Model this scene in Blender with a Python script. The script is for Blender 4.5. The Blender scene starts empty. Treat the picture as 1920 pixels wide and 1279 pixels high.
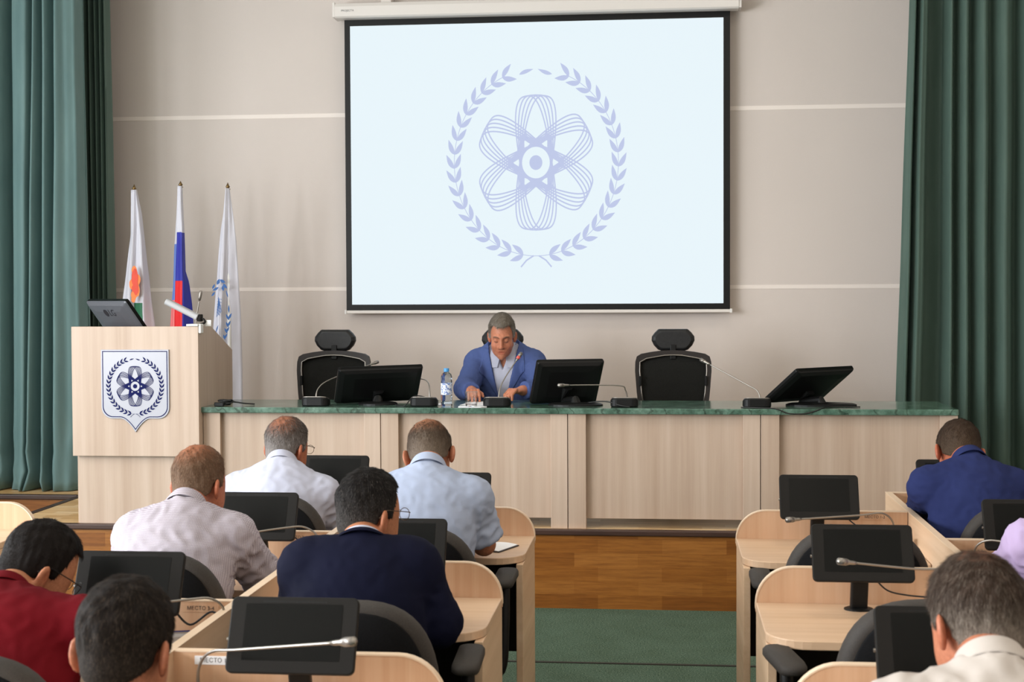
import bpy, bmesh, math, random
import numpy as np
from mathutils import Vector, Matrix, noise
random.seed(7); np.random.seed(7)
PI = math.pi
SC = bpy.context.scene
COL = SC.collection
ROOTLOC = {}

# ------------------------------------------------------------------ materials
def lin(c):
    c = c/255.0
    return c/12.92 if c <= .04045 else ((c+.055)/1.055)**2.4
def rgb(r, g, b): return (lin(r), lin(g), lin(b), 1.0)
def base_mat(name):
    m = bpy.data.materials.new(name); m.use_nodes = True
    nt = m.node_tree; b = nt.nodes['Principled BSDF']
    return m, nt, b
def mat(name, col, rough=.5, metal=0., spec=.5, sheen=0., coat=0.):
    m, nt, b = base_mat(name)
    b.inputs['Base Color'].default_value = rgb(*col)
    b.inputs['Roughness'].default_value = rough
    b.inputs['Metallic'].default_value = metal
    b.inputs['Specular IOR Level'].default_value = spec
    if sheen: b.inputs['Sheen Weight'].default_value = sheen
    if coat: b.inputs['Coat Weight'].default_value = coat
    return m
def N(nt, t, **kw):
    n = nt.nodes.new(t)
    for k, v in kw.items(): setattr(n, k, v)
    return n
def coords(nt, scale, kind='Object', rot=(0, 0, 0)):
    tc = N(nt, 'ShaderNodeTexCoord'); mp = N(nt, 'ShaderNodeMapping')
    mp.inputs['Scale'].default_value = scale; mp.inputs['Rotation'].default_value = rot
    nt.links.new(tc.outputs[kind], mp.inputs['Vector'])
    return mp.outputs['Vector']
def ramp(nt, fac, stops):
    r = N(nt, 'ShaderNodeValToRGB'); e = r.color_ramp.elements
    e[0].position, e[0].color = stops[0][0], rgb(*stops[0][1])
    e[1].position, e[1].color = stops[-1][0], rgb(*stops[-1][1])
    for p, c in stops[1:-1]:
        k = e.new(p); k.color = rgb(*c)
    nt.links.new(fac, r.inputs['Fac'])
    return r.outputs['Color']
def noise_tex(nt, vec, scale, detail=3, rough=.5):
    n = N(nt, 'ShaderNodeTexNoise'); n.inputs['Scale'].default_value = scale
    n.inputs['Detail'].default_value = detail; n.inputs['Roughness'].default_value = rough
    nt.links.new(vec, n.inputs['Vector'])
    return n.outputs['Fac']
def bump(nt, b, height, strength, dist=.01):
    n = N(nt, 'ShaderNodeBump'); n.inputs['Strength'].default_value = strength
    n.inputs['Distance'].default_value = dist
    nt.links.new(height, n.inputs['Height']); nt.links.new(n.outputs['Normal'], b.inputs['Normal'])
def mix(nt, fac, a, c, mode='MIX'):
    m = N(nt, 'ShaderNodeMix', data_type='RGBA', blend_type=mode)
    if isinstance(fac, float): m.inputs[0].default_value = fac
    else: nt.links.new(fac, m.inputs[0])
    for sock, v in ((m.inputs[6], a), (m.inputs[7], c)):
        if isinstance(v, tuple): sock.default_value = v
        else: nt.links.new(v, sock)
    return m.outputs[2]
def mth(nt, op, a, b=None):
    m = N(nt, 'ShaderNodeMath', operation=op)
    for i, v in enumerate((a, b)):
        if v is None: continue
        if isinstance(v, (int, float)): m.inputs[i].default_value = v
        else: nt.links.new(v, m.inputs[i])
    return m.outputs[0]

def noise_mat(name, c1, c2, scale, nscale=1., rough=.6, detail=4, bmp=0., spec=.4, lo=.3, hi=.7, sheen=0.):
    m, nt, b = base_mat(name)
    v = coords(nt, scale); f = noise_tex(nt, v, nscale, detail)
    nt.links.new(ramp(nt, f, [(lo, c1), (hi, c2)]), b.inputs['Base Color'])
    b.inputs['Roughness'].default_value = rough; b.inputs['Specular IOR Level'].default_value = spec
    if sheen: b.inputs['Sheen Weight'].default_value = sheen
    if bmp: bump(nt, b, f, bmp)
    return m

def wood_laminate(name, c1, c2, c3, scale, rough=.42):
    m, nt, b = base_mat(name)
    v = coords(nt, scale)
    f = noise_tex(nt, v, 1.0, 5, .62)
    v2 = coords(nt, tuple(s*.22 for s in scale)); g = noise_tex(nt, v2, 1.0, 2)
    c = ramp(nt, f, [(.28, c1), (.5, c2), (.74, c3)])
    d = ramp(nt, g, [(.3, (232, 226, 220)), (.7, (255, 255, 255))])
    nt.links.new(mix(nt, 1.0, c, d, 'MULTIPLY'), b.inputs['Base Color'])
    b.inputs['Roughness'].default_value = rough; b.inputs['Specular IOR Level'].default_value = .35
    return m

MW = {}
MW['wood_v'] = wood_laminate('pale_beech_upright', (189, 166, 148), (196, 174, 156), (203, 182, 165), (34, 34, 1.1))
MW['wood_h'] = wood_laminate('pale_beech_lengthwise', (207, 174, 142), (214, 183, 153), (221, 192, 164), (1.1, 34, 34), .38)
MW['wood_d'] = wood_laminate('pale_beech_depthwise', (214, 182, 148), (222, 190, 158), (230, 200, 170), (34, 1.1, 34))
MW['desk_panel'] = wood_laminate('honey_beech_upright', (206, 164, 130), (214, 174, 141), (221, 185, 153), (34, 34, 1.1))
MW['edge'] = mat('beech_edging', (222, 196, 168), .4)
MW['wood_shaded'] = noise_mat('shade_toned_board', (30, 22, 19), (38, 28, 24), (3, 3, 12), 2, .6)  # shade below the desktop is put into the board's colour
MW['black'] = mat('black_plastic', (17, 17, 17), .45, spec=.25)
MW['blackgloss'] = mat('black_gloss_glass', (14, 14, 15), .12, spec=.5)
MW['charcoal'] = mat('charcoal_plastic', (27, 25, 23), .55, spec=.15)
MW['screen_off'] = mat('dark_screen_off', (13, 13, 12), .3, spec=.12)
MW['silver'] = mat('brushed_silver', (150, 145, 138), .36, .9)
MW['grey_metal'] = mat('grey_metal', (140, 134, 128), .38, .7)
MW['white_plastic'] = mat('white_plastic', (226, 224, 220), .4)
MW['grey_plastic'] = mat('light_grey_plastic', (168, 168, 170), .45)
MW['white_lacquer'] = mat('white_lacquer', (222, 216, 210), .35)
MW['brass'] = mat('aged_brass', (122, 98, 62), .38, .8)
MW['navy_ink'] = mat('navy_print', (18, 24, 80), .6, spec=.1)
MW['dark_ink'] = mat('dark_print', (40, 38, 44), .5)
MW['paper'] = mat('white_paper', (236, 236, 238), .7)
MW['cable'] = mat('black_cable', (20, 19, 19), .5)
MW['red_led'] = mat('red_light_ring', (220, 90, 80), .4)
MW['blue_cap'] = mat('blue_bottle_cap', (70, 150, 210), .4)
MW['fabric_black'] = noise_mat('black_upholstery', (14, 14, 15), (20, 20, 22), (260, 260, 260), 1, .92, 2, .15, .15)
MW['shell'] = noise_mat('charcoal_chair_back', (50, 46, 43), (60, 55, 51), (300, 300, 300), 1, .7, 2, .1, .3)
MW['leather_black'] = noise_mat('black_leather', (20, 20, 21), (27, 27, 28), (60, 60, 60), 1, .45, 3, .08, .4)
MW['mesh_black'] = noise_mat('black_mesh_fabric', (38, 38, 35), (45, 45, 42), (200, 200, 200), 1, .8, 2, .05, .25)
MW['frame_brown'] = mat('dark_brown_chair_frame', (35, 29, 27), .45, spec=.3)

def wall_mat():
    m, nt, b = base_mat('warm_grey_wall')
    v = coords(nt, (1, 1, 1)); f = noise_tex(nt, v, .7, 2); g = noise_tex(nt, v, 120, 2)
    nt.links.new(ramp(nt, f, [(.3, (208, 198, 191)), (.7, (214, 204, 197))]), b.inputs['Base Color'])
    b.inputs['Roughness'].default_value = .8; b.inputs['Specular IOR Level'].default_value = .2
    bump(nt, b, g, .05)
    return m
MW['wall'] = wall_mat()
MW['stripe'] = mat('pale_wall_joint', (236, 226, 218), .7)
MW['ceiling'] = mat('white_ceiling', (232, 228, 222), .8)

def carpet_mat():
    m, nt, b = base_mat('green_carpet')
    v = coords(nt, (1, 1, 1)); f = noise_tex(nt, v, 150, 4, .8); g = noise_tex(nt, v, 5, 3)
    c = ramp(nt, f, [(.38, (56, 75, 63)), (.51, (80, 102, 87)), (.64, (134, 150, 133))])
    d = ramp(nt, g, [(.3, (235, 235, 230)), (.7, (255, 255, 255))])
    nt.links.new(mix(nt, 1.0, c, d, 'MULTIPLY'), b.inputs['Base Color'])
    b.inputs['Roughness'].default_value = .95; b.inputs['Specular IOR Level'].default_value = .1
    bump(nt, b, f, .4, .004)
    return m
MW['carpet'] = carpet_mat()
MW['carpet_joint'] = mat('dark_carpet_joint', (52, 50, 44), .8)

def parquet(name, tint, rot=(0, 0, 0), bw=.34, rh=.075):
    m, nt, b = base_mat(name)
    v = coords(nt, (1, 1, 1), 'Object', rot)
    br = N(nt, 'ShaderNodeTexBrick'); br.offset = .37; br.squash = 1.0
    br.inputs['Scale'].default_value = 1.0; br.inputs['Mortar Size'].default_value = .0006
    br.inputs['Brick Width'].default_value = bw; br.inputs['Row Height'].default_value = rh
    br.inputs['Color1'].default_value = (0, 0, 0, 1); br.inputs['Color2'].default_value = (1, 1, 1, 1)
    br.inputs['Mortar'].default_value = (.4, .4, .4, 1); br.inputs['Bias'].default_value = 0.
    nt.links.new(v, br.inputs['Vector'])
    r1 = ramp(nt, br.outputs['Color'], tint)
    mp = N(nt, 'ShaderNodeMapping'); mp.inputs['Scale'].default_value = (4, 60, 60)
    nt.links.new(v, mp.inputs['Vector'])
    g = noise_tex(nt, mp.outputs['Vector'], 1.0, 5, .7)
    r2 = ramp(nt, g, [(.3, (205, 196, 186)), (.6, (255, 255, 255))])
    nt.links.new(mix(nt, 1.0, r1, r2, 'MULTIPLY'), b.inputs['Base Color'])
    b.inputs['Roughness'].default_value = .38; b.inputs['Specular IOR Level'].default_value = .4
    return m
OAK = [(0., (134, 80, 29)), (.5, (151, 94, 37)), (1., (165, 107, 48))]
MW['riser'] = parquet('oak_parquet_riser', OAK, (PI/2, 0, 0))
MW['riser_side'] = parquet('oak_parquet_side', OAK, (PI/2, PI/2, 0))
MW['stage_top'] = parquet('oak_parquet_stage', [(0., (208, 168, 112)), (.5, (222, 186, 134)), (1., (232, 202, 156))])
MW['nosing'] = noise_mat('dark_brown_nosing', (58, 40, 34), (72, 50, 42), (4, 30, 30), 1, .4)

def marble():
    m, nt, b = base_mat('green_marble')
    v = coords(nt, (1, 1, 1)); n = noise_tex(nt, v, 7, 6, .65); n2 = noise_tex(nt, v, 34, 4, .7)
    w = N(nt, 'ShaderNodeTexWave', wave_type='BANDS'); w.inputs['Scale'].default_value = 2.2
    w.inputs['Distortion'].default_value = 14; w.inputs['Detail'].default_value = 4; w.inputs['Detail Scale'].default_value = 2.2
    nt.links.new(v, w.inputs['Vector'])
    c = ramp(nt, n, [(.3, (54, 80, 68)), (.5, (84, 114, 99)), (.75, (126, 154, 140))])
    vein = ramp(nt, w.outputs['Fac'], [(.0, (60, 62, 50)), (.06, (255, 255, 255)), (1., (255, 255, 255))])
    c = mix(nt, .55, c, mix(nt, 1.0, c, vein, 'MULTIPLY'))
    sp = ramp(nt, n2, [(.35, (200, 205, 200)), (.6, (255, 255, 255))])
    nt.links.new(mix(nt, 1.0, c, sp, 'MULTIPLY'), b.inputs['Base Color'])
    b.inputs['Roughness'].default_value = .16; b.inputs['Specular IOR Level'].default_value = .5
    return m
MW['marble'] = marble()

def velvet(name, c1, c2):
    m, nt, b = base_mat(name)
    v = coords(nt, (1, 1, .25)); f = noise_tex(nt, v, 9, 4, .6); g = noise_tex(nt, coords(nt, (400, 400, 400)), 1, 2)
    nt.links.new(ramp(nt, f, [(.3, c1), (.7, c2)]), b.inputs['Base Color'])
    b.inputs['Roughness'].default_value = .7; b.inputs['Specular IOR Level'].default_value = .25
    b.inputs['Sheen Weight'].default_value = .25; b.inputs['Sheen Roughness'].default_value = .45
    b.inputs['Sheen Tint'].default_value = rgb(180, 220, 210)
    bump(nt, b, g, .08, .002)
    return m
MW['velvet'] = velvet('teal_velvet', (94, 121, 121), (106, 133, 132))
MW['velvet_shaded'] = velvet('velvet_shade_tone', (68, 87, 79), (76, 96, 87))  # darker copy of the velvet: shade put into the back and right curtains

def emit(name, col, s):
    m, nt, b = base_mat(name)
    b.inputs['Base Color'].default_value = (.03, .03, .03, 1); b.inputs['Specular IOR Level'].default_value = 0.
    b.inputs['Roughness'].default_value = .9
    b.inputs['Emission Color'].default_value = rgb(*col); b.inputs['Emission Strength'].default_value = s
    return m
def glass(name, tint=(255, 255, 255), ior=1.45):
    m, nt, b = base_mat(name)
    b.inputs['Base Color'].default_value = rgb(*tint); b.inputs['Roughness'].default_value = .02
    b.inputs['Transmission Weight'].default_value = 1.0; b.inputs['IOR'].default_value = ior
    return m
MW['glass'] = glass('clear_glass')
MW['bottle'] = glass('clear_bottle_plastic', (225, 238, 250), 1.2)
MW['lamp_on'] = emit('ceiling_lamp_glow', (255, 244, 228), 6.)

# ------------------------------------------------------------------ mesh building
class MB:
    def __init__(s): s.v = []; s.f = []; s.m = []; s.mi = 0
    def add(s, vs, fs):
        o = len(s.v); s.v += [tuple(map(float, p)) for p in vs]
        for f in fs: s.f.append([i+o for i in f]); s.m.append(s.mi)
        return s
    def box(s, x0, x1, y0, y1, z0, z1):
        return s.add([(x0,y0,z0),(x1,y0,z0),(x1,y1,z0),(x0,y1,z0),(x0,y0,z1),(x1,y0,z1),(x1,y1,z1),(x0,y1,z1)],
                     [(0,3,2,1),(4,5,6,7),(0,1,5,4),(1,2,6,5),(2,3,7,6),(3,0,4,7)])
    def prism(s, poly, fn0, fn1):
        """polygon (2D list) swept between two placements"""
        n = len(poly)
        a = [fn0(*p) for p in poly]; b = [fn1(*p) for p in poly]
        return s.add(a+b, [list(range(n))[::-1], list(range(n, 2*n))] + [(i, (i+1) % n, n+(i+1) % n, n+i) for i in range(n)])
    def tube(s, pts, r, n=10, cap=True):
        pts = [Vector(p) for p in pts]; k = len(pts)
        rs = r if isinstance(r, (list, tuple)) else [r]*k
        t0 = (pts[1]-pts[0]).normalized()
        u = t0.orthogonal().normalized(); vs = []
        for i, p in enumerate(pts):
            t = (pts[min(i+1, k-1)]-pts[max(i-1, 0)]).normalized()
            u = (u - t*u.dot(t)).normalized(); w = t.cross(u)
            for j in range(n):
                a = 2*PI*j/n
                vs.append(p + (u*math.cos(a)+w*math.sin(a))*rs[i])
        fs = [(i*n+j, i*n+(j+1) % n, (i+1)*n+(j+1) % n, (i+1)*n+j) for i in range(k-1) for j in range(n)]
        if cap: fs += [list(range(n))[::-1], list(range((k-1)*n, k*n))]
        return s.add(vs, fs)
    def lathe(s, prof, c=(0, 0, 0), n=24, cap=True, sx=1., sy=1.):
        vs = [(c[0]+r*sx*math.cos(2*PI*j/n), c[1]+r*sy*math.sin(2*PI*j/n), c[2]+z) for r, z in prof for j in range(n)]
        k = len(prof)
        fs = [(i*n+j, i*n+(j+1) % n, (i+1)*n+(j+1) % n, (i+1)*n+j) for i in range(k-1) for j in range(n)]
        if cap: fs += [list(range(n))[::-1], list(range((k-1)*n, k*n))]
        return s.add(vs, fs)
    def rings(s, rows, closed=True, cap=False):
        n = len(rows[0]); vs = [p for r in rows for p in r]; k = len(rows)
        fs = [(i*n+j, i*n+(j+1) % n, (i+1)*n+(j+1) % n, (i+1)*n+j) for i in range(k-1) for j in range(n if closed else n-1)]
        if cap: fs += [list(range(n))[::-1], list(range((k-1)*n, k*n))]
        return s.add(vs, fs)
def smooth_path(pts, n=8):
    """Catmull-Rom through the points"""
    P = [Vector(p) for p in pts]; out = []
    for i in range(len(P)-1):
        p0 = P[max(i-1, 0)]; p1 = P[i]; p2 = P[i+1]; p3 = P[min(i+2, len(P)-1)]
        for j in range(n):
            t = j/n
            out.append(.5*((2*p1)+(p2-p0)*t+(2*p0-5*p1+4*p2-p3)*t*t+(3*p1-p0-3*p2+p3)*t*t*t))
    out.append(P[-1]); return out
def rrect(w, h, r, n=6, corners=(1, 1, 1, 1)):
    """rounded rectangle centred on 0; corners: bottom-left, bottom-right, top-right, top-left"""
    out = []
    for (cx, cy, a0, k) in ((-w/2, -h/2, PI, 0), (w/2, -h/2, 1.5*PI, 1), (w/2, h/2, 0, 2), (-w/2, h/2, .5*PI, 3)):
        rr = r*corners[k]
        if rr <= 1e-6: out.append((cx, cy)); continue
        ox = cx+rr*(1 if cx < 0 else -1); oy = cy+rr*(1 if cy < 0 else -1)
        for i in range(n+1):
            a = a0+.5*PI*i/n; out.append((ox+rr*math.cos(a), oy+rr*math.sin(a)))
    return out

def obj(name, mb, mats, parent=None, smooth=False, bevel=0., seg=2, loc=None, angle=None, sub=0):
    me = bpy.data.meshes.new(name)
    L = Vector(loc) if loc is not None else (ROOTLOC.get(parent.name, Vector()) if parent else Vector())
    me.from_pydata([(p[0]-L[0], p[1]-L[1], p[2]-L[2]) for p in mb.v], [], mb.f)
    if not isinstance(mats, (list, tuple)): mats = [mats]
    for m in mats: me.materials.append(MW[m] if isinstance(m, str) else m)
    if len(mats) > 1: me.polygons.foreach_set('material_index', mb.m)
    if smooth: me.polygons.foreach_set('use_smooth', [True]*len(me.polygons))
    bm = bmesh.new(); bm.from_mesh(me); bmesh.ops.recalc_face_normals(bm, faces=bm.faces); bm.to_mesh(me); bm.free()
    me.update()
    o = bpy.data.objects.new(name, me); COL.objects.link(o)
    if parent: o.parent = parent
    else: o.location = L
    ROOTLOC[o.name] = L
    if bevel:
        b = o.modifiers.new('bevel', 'BEVEL'); b.width = bevel; b.segments = seg; b.limit_method = 'ANGLE'
        b.angle_limit = math.radians(angle or 40)
    if sub:
        b = o.modifiers.new('subdivision', 'SUBSURF'); b.levels = sub; b.render_levels = sub
    return o
def thing(name, label, cat, loc=(0, 0, 0), group=None):
    o = bpy.data.objects.new(name, None); COL.objects.link(o); o.location = loc
    o.empty_display_size = .1
    ROOTLOC[o.name] = Vector(loc)
    o['label'] = label; o['category'] = cat
    if group: o['group'] = group
    return o
def tag(o, label, cat, group=None):
    o['label'] = label; o['category'] = cat
    if group: o['group'] = group
    return o
def struct(name, mb, mats, parent=None, label=None, cat=None, **kw):
    o = obj(name, mb, mats, parent, **kw)
    if not parent:
        o['kind'] = 'structure'
        o['label'] = label; o['category'] = cat
    return o
def children(o): return [c for c in bpy.data.objects if c.parent == o]
def copy_tree(o, loc=None, rz=0., label=None, group=None, parent=None):
    c = o.copy(); COL.objects.link(c)
    if parent: c.parent = parent
    if loc is not None: c.location = loc; c.rotation_euler = (0, 0, rz)
    ROOTLOC[c.name] = Vector(loc) if loc is not None else (ROOTLOC.get(parent.name, Vector()) if parent else Vector())
    if label: c['label'] = label
    if group: c['group'] = group
    for ch in KIDS.get(o.name) or children(o): copy_tree(ch, parent=c)
    return c
KIDS = {}
def text_mb(txt, size, fn, thick=0.):
    cu = bpy.data.curves.new('lettering', 'FONT'); cu.body = txt; cu.size = size; cu.align_x = 'CENTER'; cu.align_y = 'CENTER'
    cu.resolution_u = 3
    o = bpy.data.objects.new('lettering', cu); COL.objects.link(o)
    me = o.to_mesh()
    mb = MB(); mb.add([fn(v.co.x, v.co.y) for v in me.vertices], [list(p.vertices) for p in me.polygons])
    o.to_mesh_clear(); bpy.data.objects.remove(o); bpy.data.curves.remove(cu)
    return mb

# ------------------------------------------------------------------ the emblem: atom rosette inside a laurel wreath
def emblem_polys(sq=1.0, lw=7):
    out = []
    def P(r, a): return (r*math.cos(math.radians(a)), r*math.sin(math.radians(a)))
    def strip(pts, w, closed):
        n = len(pts)
        for i in range(n if closed else n-1):
            (x0, y0), (x1, y1) = pts[i], pts[(i+1) % n]
            dx, dy = x1-x0, y1-y0; l = math.hypot(dx, dy) or 1; nx, ny = -dy/l*w/2, dx/l*w/2
            ex, ey = dx/l*w*.15, dy/l*w*.15
            out.append([(x0-ex+nx, y0-ey+ny), (x0-ex-nx, y0-ey-ny), (x1+ex-nx, y1+ey-ny), (x1+ex+nx, y1+ey+ny)])
    for basea in (90, 30, 150):
        for t in (-9.6, -4.8, 0, 4.8, 9.6):
            th = math.radians(basea-90+t); pts = []
            for i in range(72):
                a = 2*PI*i/72; ca, sa = math.cos(a), math.sin(a); n = 2.8
                x = 105*math.copysign(abs(ca)**(2/n), ca); y = 393*math.copysign(abs(sa)**(2/n), sa)
                pts.append((x*math.cos(th)-y*math.sin(th), x*math.sin(th)+y*math.cos(th)))
            # the nucleus is kept free: only the parts beyond the ring are drawn
            for i in range(72):
                a, b = pts[i], pts[(i+1) % 72]
                if min(math.hypot(*a), math.hypot(*b)) > 100: strip([a, b], lw, False)
    strip([P(98, 6*i) for i in range(60)], 12, True)
    out.append([P(43, 10*i) for i in range(36)])
    for ax in (30, 90, 150, 210, 270, 330):
        out.append([P(100, ax-24), P(100, ax-12), P(100, ax), P(100, ax+12), P(100, ax+24), P(113, ax+18), P(148, ax+29), P(164, ax+23), P(143, ax), P(164, ax-23), P(148, ax-29), P(113, ax-18)])
        ps = ax+30
        out.append([P(148, ps-9), P(148, ps), P(148, ps+9), P(196, ps+11), P(182, ps), P(196, ps-11)])
    def leaf(x, y, ang, L, w):
        pts = []
        for i in range(9):
            t = i/8; pts.append((t*L, w*math.sin(PI*t**.8)))
        for i in range(7, 0, -1):
            t = i/8; pts.append((t*L, -w*.55*math.sin(PI*t**.8)))
        ca, sa = math.cos(ang), math.sin(ang)
        out.append([(x+px*ca-py*sa, y+px*sa+py*ca) for px, py in pts])
    R = 545
    for side in (-1, 1):
        stem = [P(R, 270+side*a) for a in range(-6, 160, 4)]
        strip(stem[1:], 4, False)
        x0, y0 = stem[1]
        strip([(x0, y0), (x0-side*46, y0-26), (x0-side*82, y0-64)], 9, False)
        for k in range(18):
            a = 270+side*(9+8.65*k); x, y = P(R, a)
            d = math.radians(a+side*90)
            for s in (-1, 1): leaf(x, y, d+s*.52, 98, 20*s)
        a = 270+side*168; x, y = P(R-20, a); leaf(x, y, math.radians(a+side*84), 100, 15)
    return [[(x*sq, y) for x, y in p] for p in out]
def emblem_mb(scale, fn, sq=1.0, clip=None, lw=7):
    """fn(x, z, layer) -> point; a hair of height per piece keeps the pieces apart"""
    mb = MB()
    for i, p in enumerate(emblem_polys(sq, lw)):
        if clip and not clip(sum(q[0] for q in p)/len(p), sum(q[1] for q in p)/len(p)): continue
        n = len(p)
        mb.add([fn(x*scale, z*scale, i*4e-7) for x, z in p], [list(range(n))])
    return mb
# ------------------------------------------------------------------ room shell
XL, XR, YN, YF, ZC = -5.6, 4.7, -3.6, 9.94, 4.45
ST = .421                      # stage height
TY, BY = 7.716, 8.84           # front of the stage tongue / of the back stage
TX0, TX1 = -3.66, 1.98
struct('floor', MB().box(XL-.2, XR+.2, YN-.2, YF+.2, -.12, 0), 'carpet', label='green flecked carpet of the hall floor', cat='floor')
struct('trim_1', MB().box(XL, XR, 6.553, 6.572, 0, .004), 'carpet_joint', label='dark joint strip across the green carpet before the stage', cat='trim')
struct('ceiling', MB().box(XL-.2, XR+.2, YN-.2, YF+.2, ZC, ZC+.12), 'ceiling', label='plain white ceiling above the hall', cat='ceiling')
struct('wall_front', MB().box(XL-.2, XR+.2, YF, YF+.15, 0, ZC), 'wall', label='warm grey wall behind the stage and screen', cat='wall')
struct('trim_2', MB().box(XL, XR, YF-.003, YF+.001, 2.918, 2.946), 'stripe', label='upper pale joint line across the grey stage wall', cat='trim')
struct('trim_3', MB().box(XL, XR, YF-.003, YF+.001, 1.715, 1.741), 'stripe', label='lower pale joint line across the grey stage wall', cat='trim')
struct('wall_right', MB().box(XR, XR+.15, YN, YF, 0, ZC), 'wall', label='right side wall of the hall', cat='wall')
struct('wall_back', MB().box(XL-.2, XR+.2, YN-.15, YN, 0, ZC), 'wall', label='rear wall of the hall behind the camera', cat='wall')
# left wall with five tall windows (daylight comes in here)
WIN = [(-3.0, -1.4), (-.8, .8), (1.4, 3.0), (3.6, 5.2), (5.9, 7.3)]
WZ0, WZ1 = .85, 3.35
mb = MB(); ys = [YN]+[v for w in WIN for v in w]+[YF]
for i in range(0, len(ys), 2): mb.box(XL-.2, XL, ys[i], ys[i+1], 0, ZC)
for a, b in WIN:
    mb.box(XL-.2, XL, a, b, 0, WZ0); mb.box(XL-.2, XL, a, b, WZ1, ZC)
struct('wall_left', mb, 'wall', label='left side wall of the hall with tall windows', cat='wall')
for i, (a, b) in enumerate(WIN):
    mb = MB(); x0, x1 = XL-.14, XL-.08
    for (y0, y1, z0, z1) in ((a, a+.07, WZ0, WZ1), (b-.07, b, WZ0, WZ1), (a, b, WZ0, WZ0+.07), (a, b, WZ1-.07, WZ1),
                             ((a+b)/2-.04, (a+b)/2+.04, WZ0, WZ1), (a, b, 2.75, 2.82)):
        mb.box(x0, x1, y0, y1, z0, z1)
    w = struct('window_%d' % (i+1), mb, 'white_plastic', label='white framed tall window in the left wall, number %d from the rear' % (i+1), cat='window')
# stage: back stage over the full width, a tongue in front carrying lectern and table
mb = MB(); mb.mi = 0
mb.box(XL, XR, BY, YF, ST-.02, ST); mb.box(TX0, TX1, TY, BY, ST-.02, ST)
st = struct('floor.001', mb, 'stage_top', label='raised oak parquet stage with dark edge strips', cat='stage')
struct('riser', MB().box(TX0, TX1, TY, TY+.02, 0, ST-.02), 'riser', st)
struct('riser', MB().box(XL, TX0, BY, BY+.02, 0, ST-.02).box(TX1, XR, BY, BY+.02, 0, ST-.02), 'riser', st)
struct('riser', MB().box(TX0, TX0+.02, TY+.02, BY, 0, ST-.02).box(TX1-.02, TX1, TY+.02, BY, 0, ST-.02), 'riser_side', st)
def nos(b): b.box(TX0-.018, TX1+.018, TY-.018, TY+.03, ST-.026, ST+.004)
mb = MB(); nos(mb)
mb.box(TX0-.018, TX0+.03, TY+.03, BY+.03, ST-.026, ST+.004); mb.box(TX1-.03, TX1+.018, TY+.03, BY+.03, ST-.026, ST+.004)
mb.box(XL, TX0-.018, BY-.018, BY+.03, ST-.026, ST+.004); mb.box(TX1+.018, XR, BY-.018, BY+.03, ST-.026, ST+.004)
struct('edge_strip', mb, 'nosing', st, bevel=.006)

# ------------------------------------------------------------------ projection screen
SL, SR, SB, STp = -2.12, .413, 1.619, 3.525
scr = thing('projection_screen', 'large lowered projection screen showing a blue wreath emblem on the stage wall', 'projection screen', ((SL+SR)/2, 9.86, SB-.06))
mb = MB(); mb.box(-2.16, .457, 9.846, 9.850, SB-.042, 3.60)
obj('fabric', mb, MW['black'], scr)
MW['picture'] = emit('projected_white_picture', (229, 242, 248), 1.0)
MW['picture_ink'] = emit('projected_blue_emblem', (188, 198, 230), 1.0)
pic = obj('picture', MB().box(SL, SR, 9.842, 9.845, SB, STp), 'picture', scr)
obj('emblem', emblem_mb(1/3.119*.003616, lambda x, z, l: (-.846+x, 9.8415-l, 2.577+z), .884, lw=8.5), 'picture_ink', pic)
poly = [(9.74, 3.575), (9.74, 3.64), (9.755, 3.665), (9.90, 3.68), (9.90, 3.585), (9.86, 3.568), (9.755, 3.566)]
hs = obj('housing', MB().prism(poly, lambda y, z: (-2.205, y, z), lambda y, z: (.512, y, z)), 'white_lacquer', scr, bevel=.004)
obj('end_cap', MB().box(-2.222, -2.203, 9.745, 9.90, 3.57, 3.672), 'white_lacquer', hs, bevel=.005)
obj('end_cap', MB().box(.51, .529, 9.745, 9.90, 3.57, 3.672), 'white_lacquer', hs, bevel=.005)
obj('wall_bracket', MB().box(-1.90, -1.83, 9.82, 9.94, 3.67, 3.72), 'white_lacquer', hs, bevel=.004)
obj('wall_bracket', MB().box(.12, .19, 9.82, 9.94, 3.67, 3.72), 'white_lacquer', hs, bevel=.004)
obj('lettering', text_mb('PROJECTA', .019, lambda x, y: (-2.115+x, 9.7395, 3.612+y)), 'dark_ink', hs)
br = obj('weight_bar', MB().box(-2.16, .457, 9.838, 9.856, SB-.062, SB-.040), 'white_lacquer', scr, bevel=.005)
obj('end_cap', MB().box(-2.172, -2.158, 9.834, 9.860, SB-.065, SB-.036), 'white_plastic', br, bevel=.003)
obj('end_cap', MB().box(.455, .472, 9.834, 9.860, SB-.065, SB-.036), 'white_plastic', br, bevel=.003)

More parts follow.
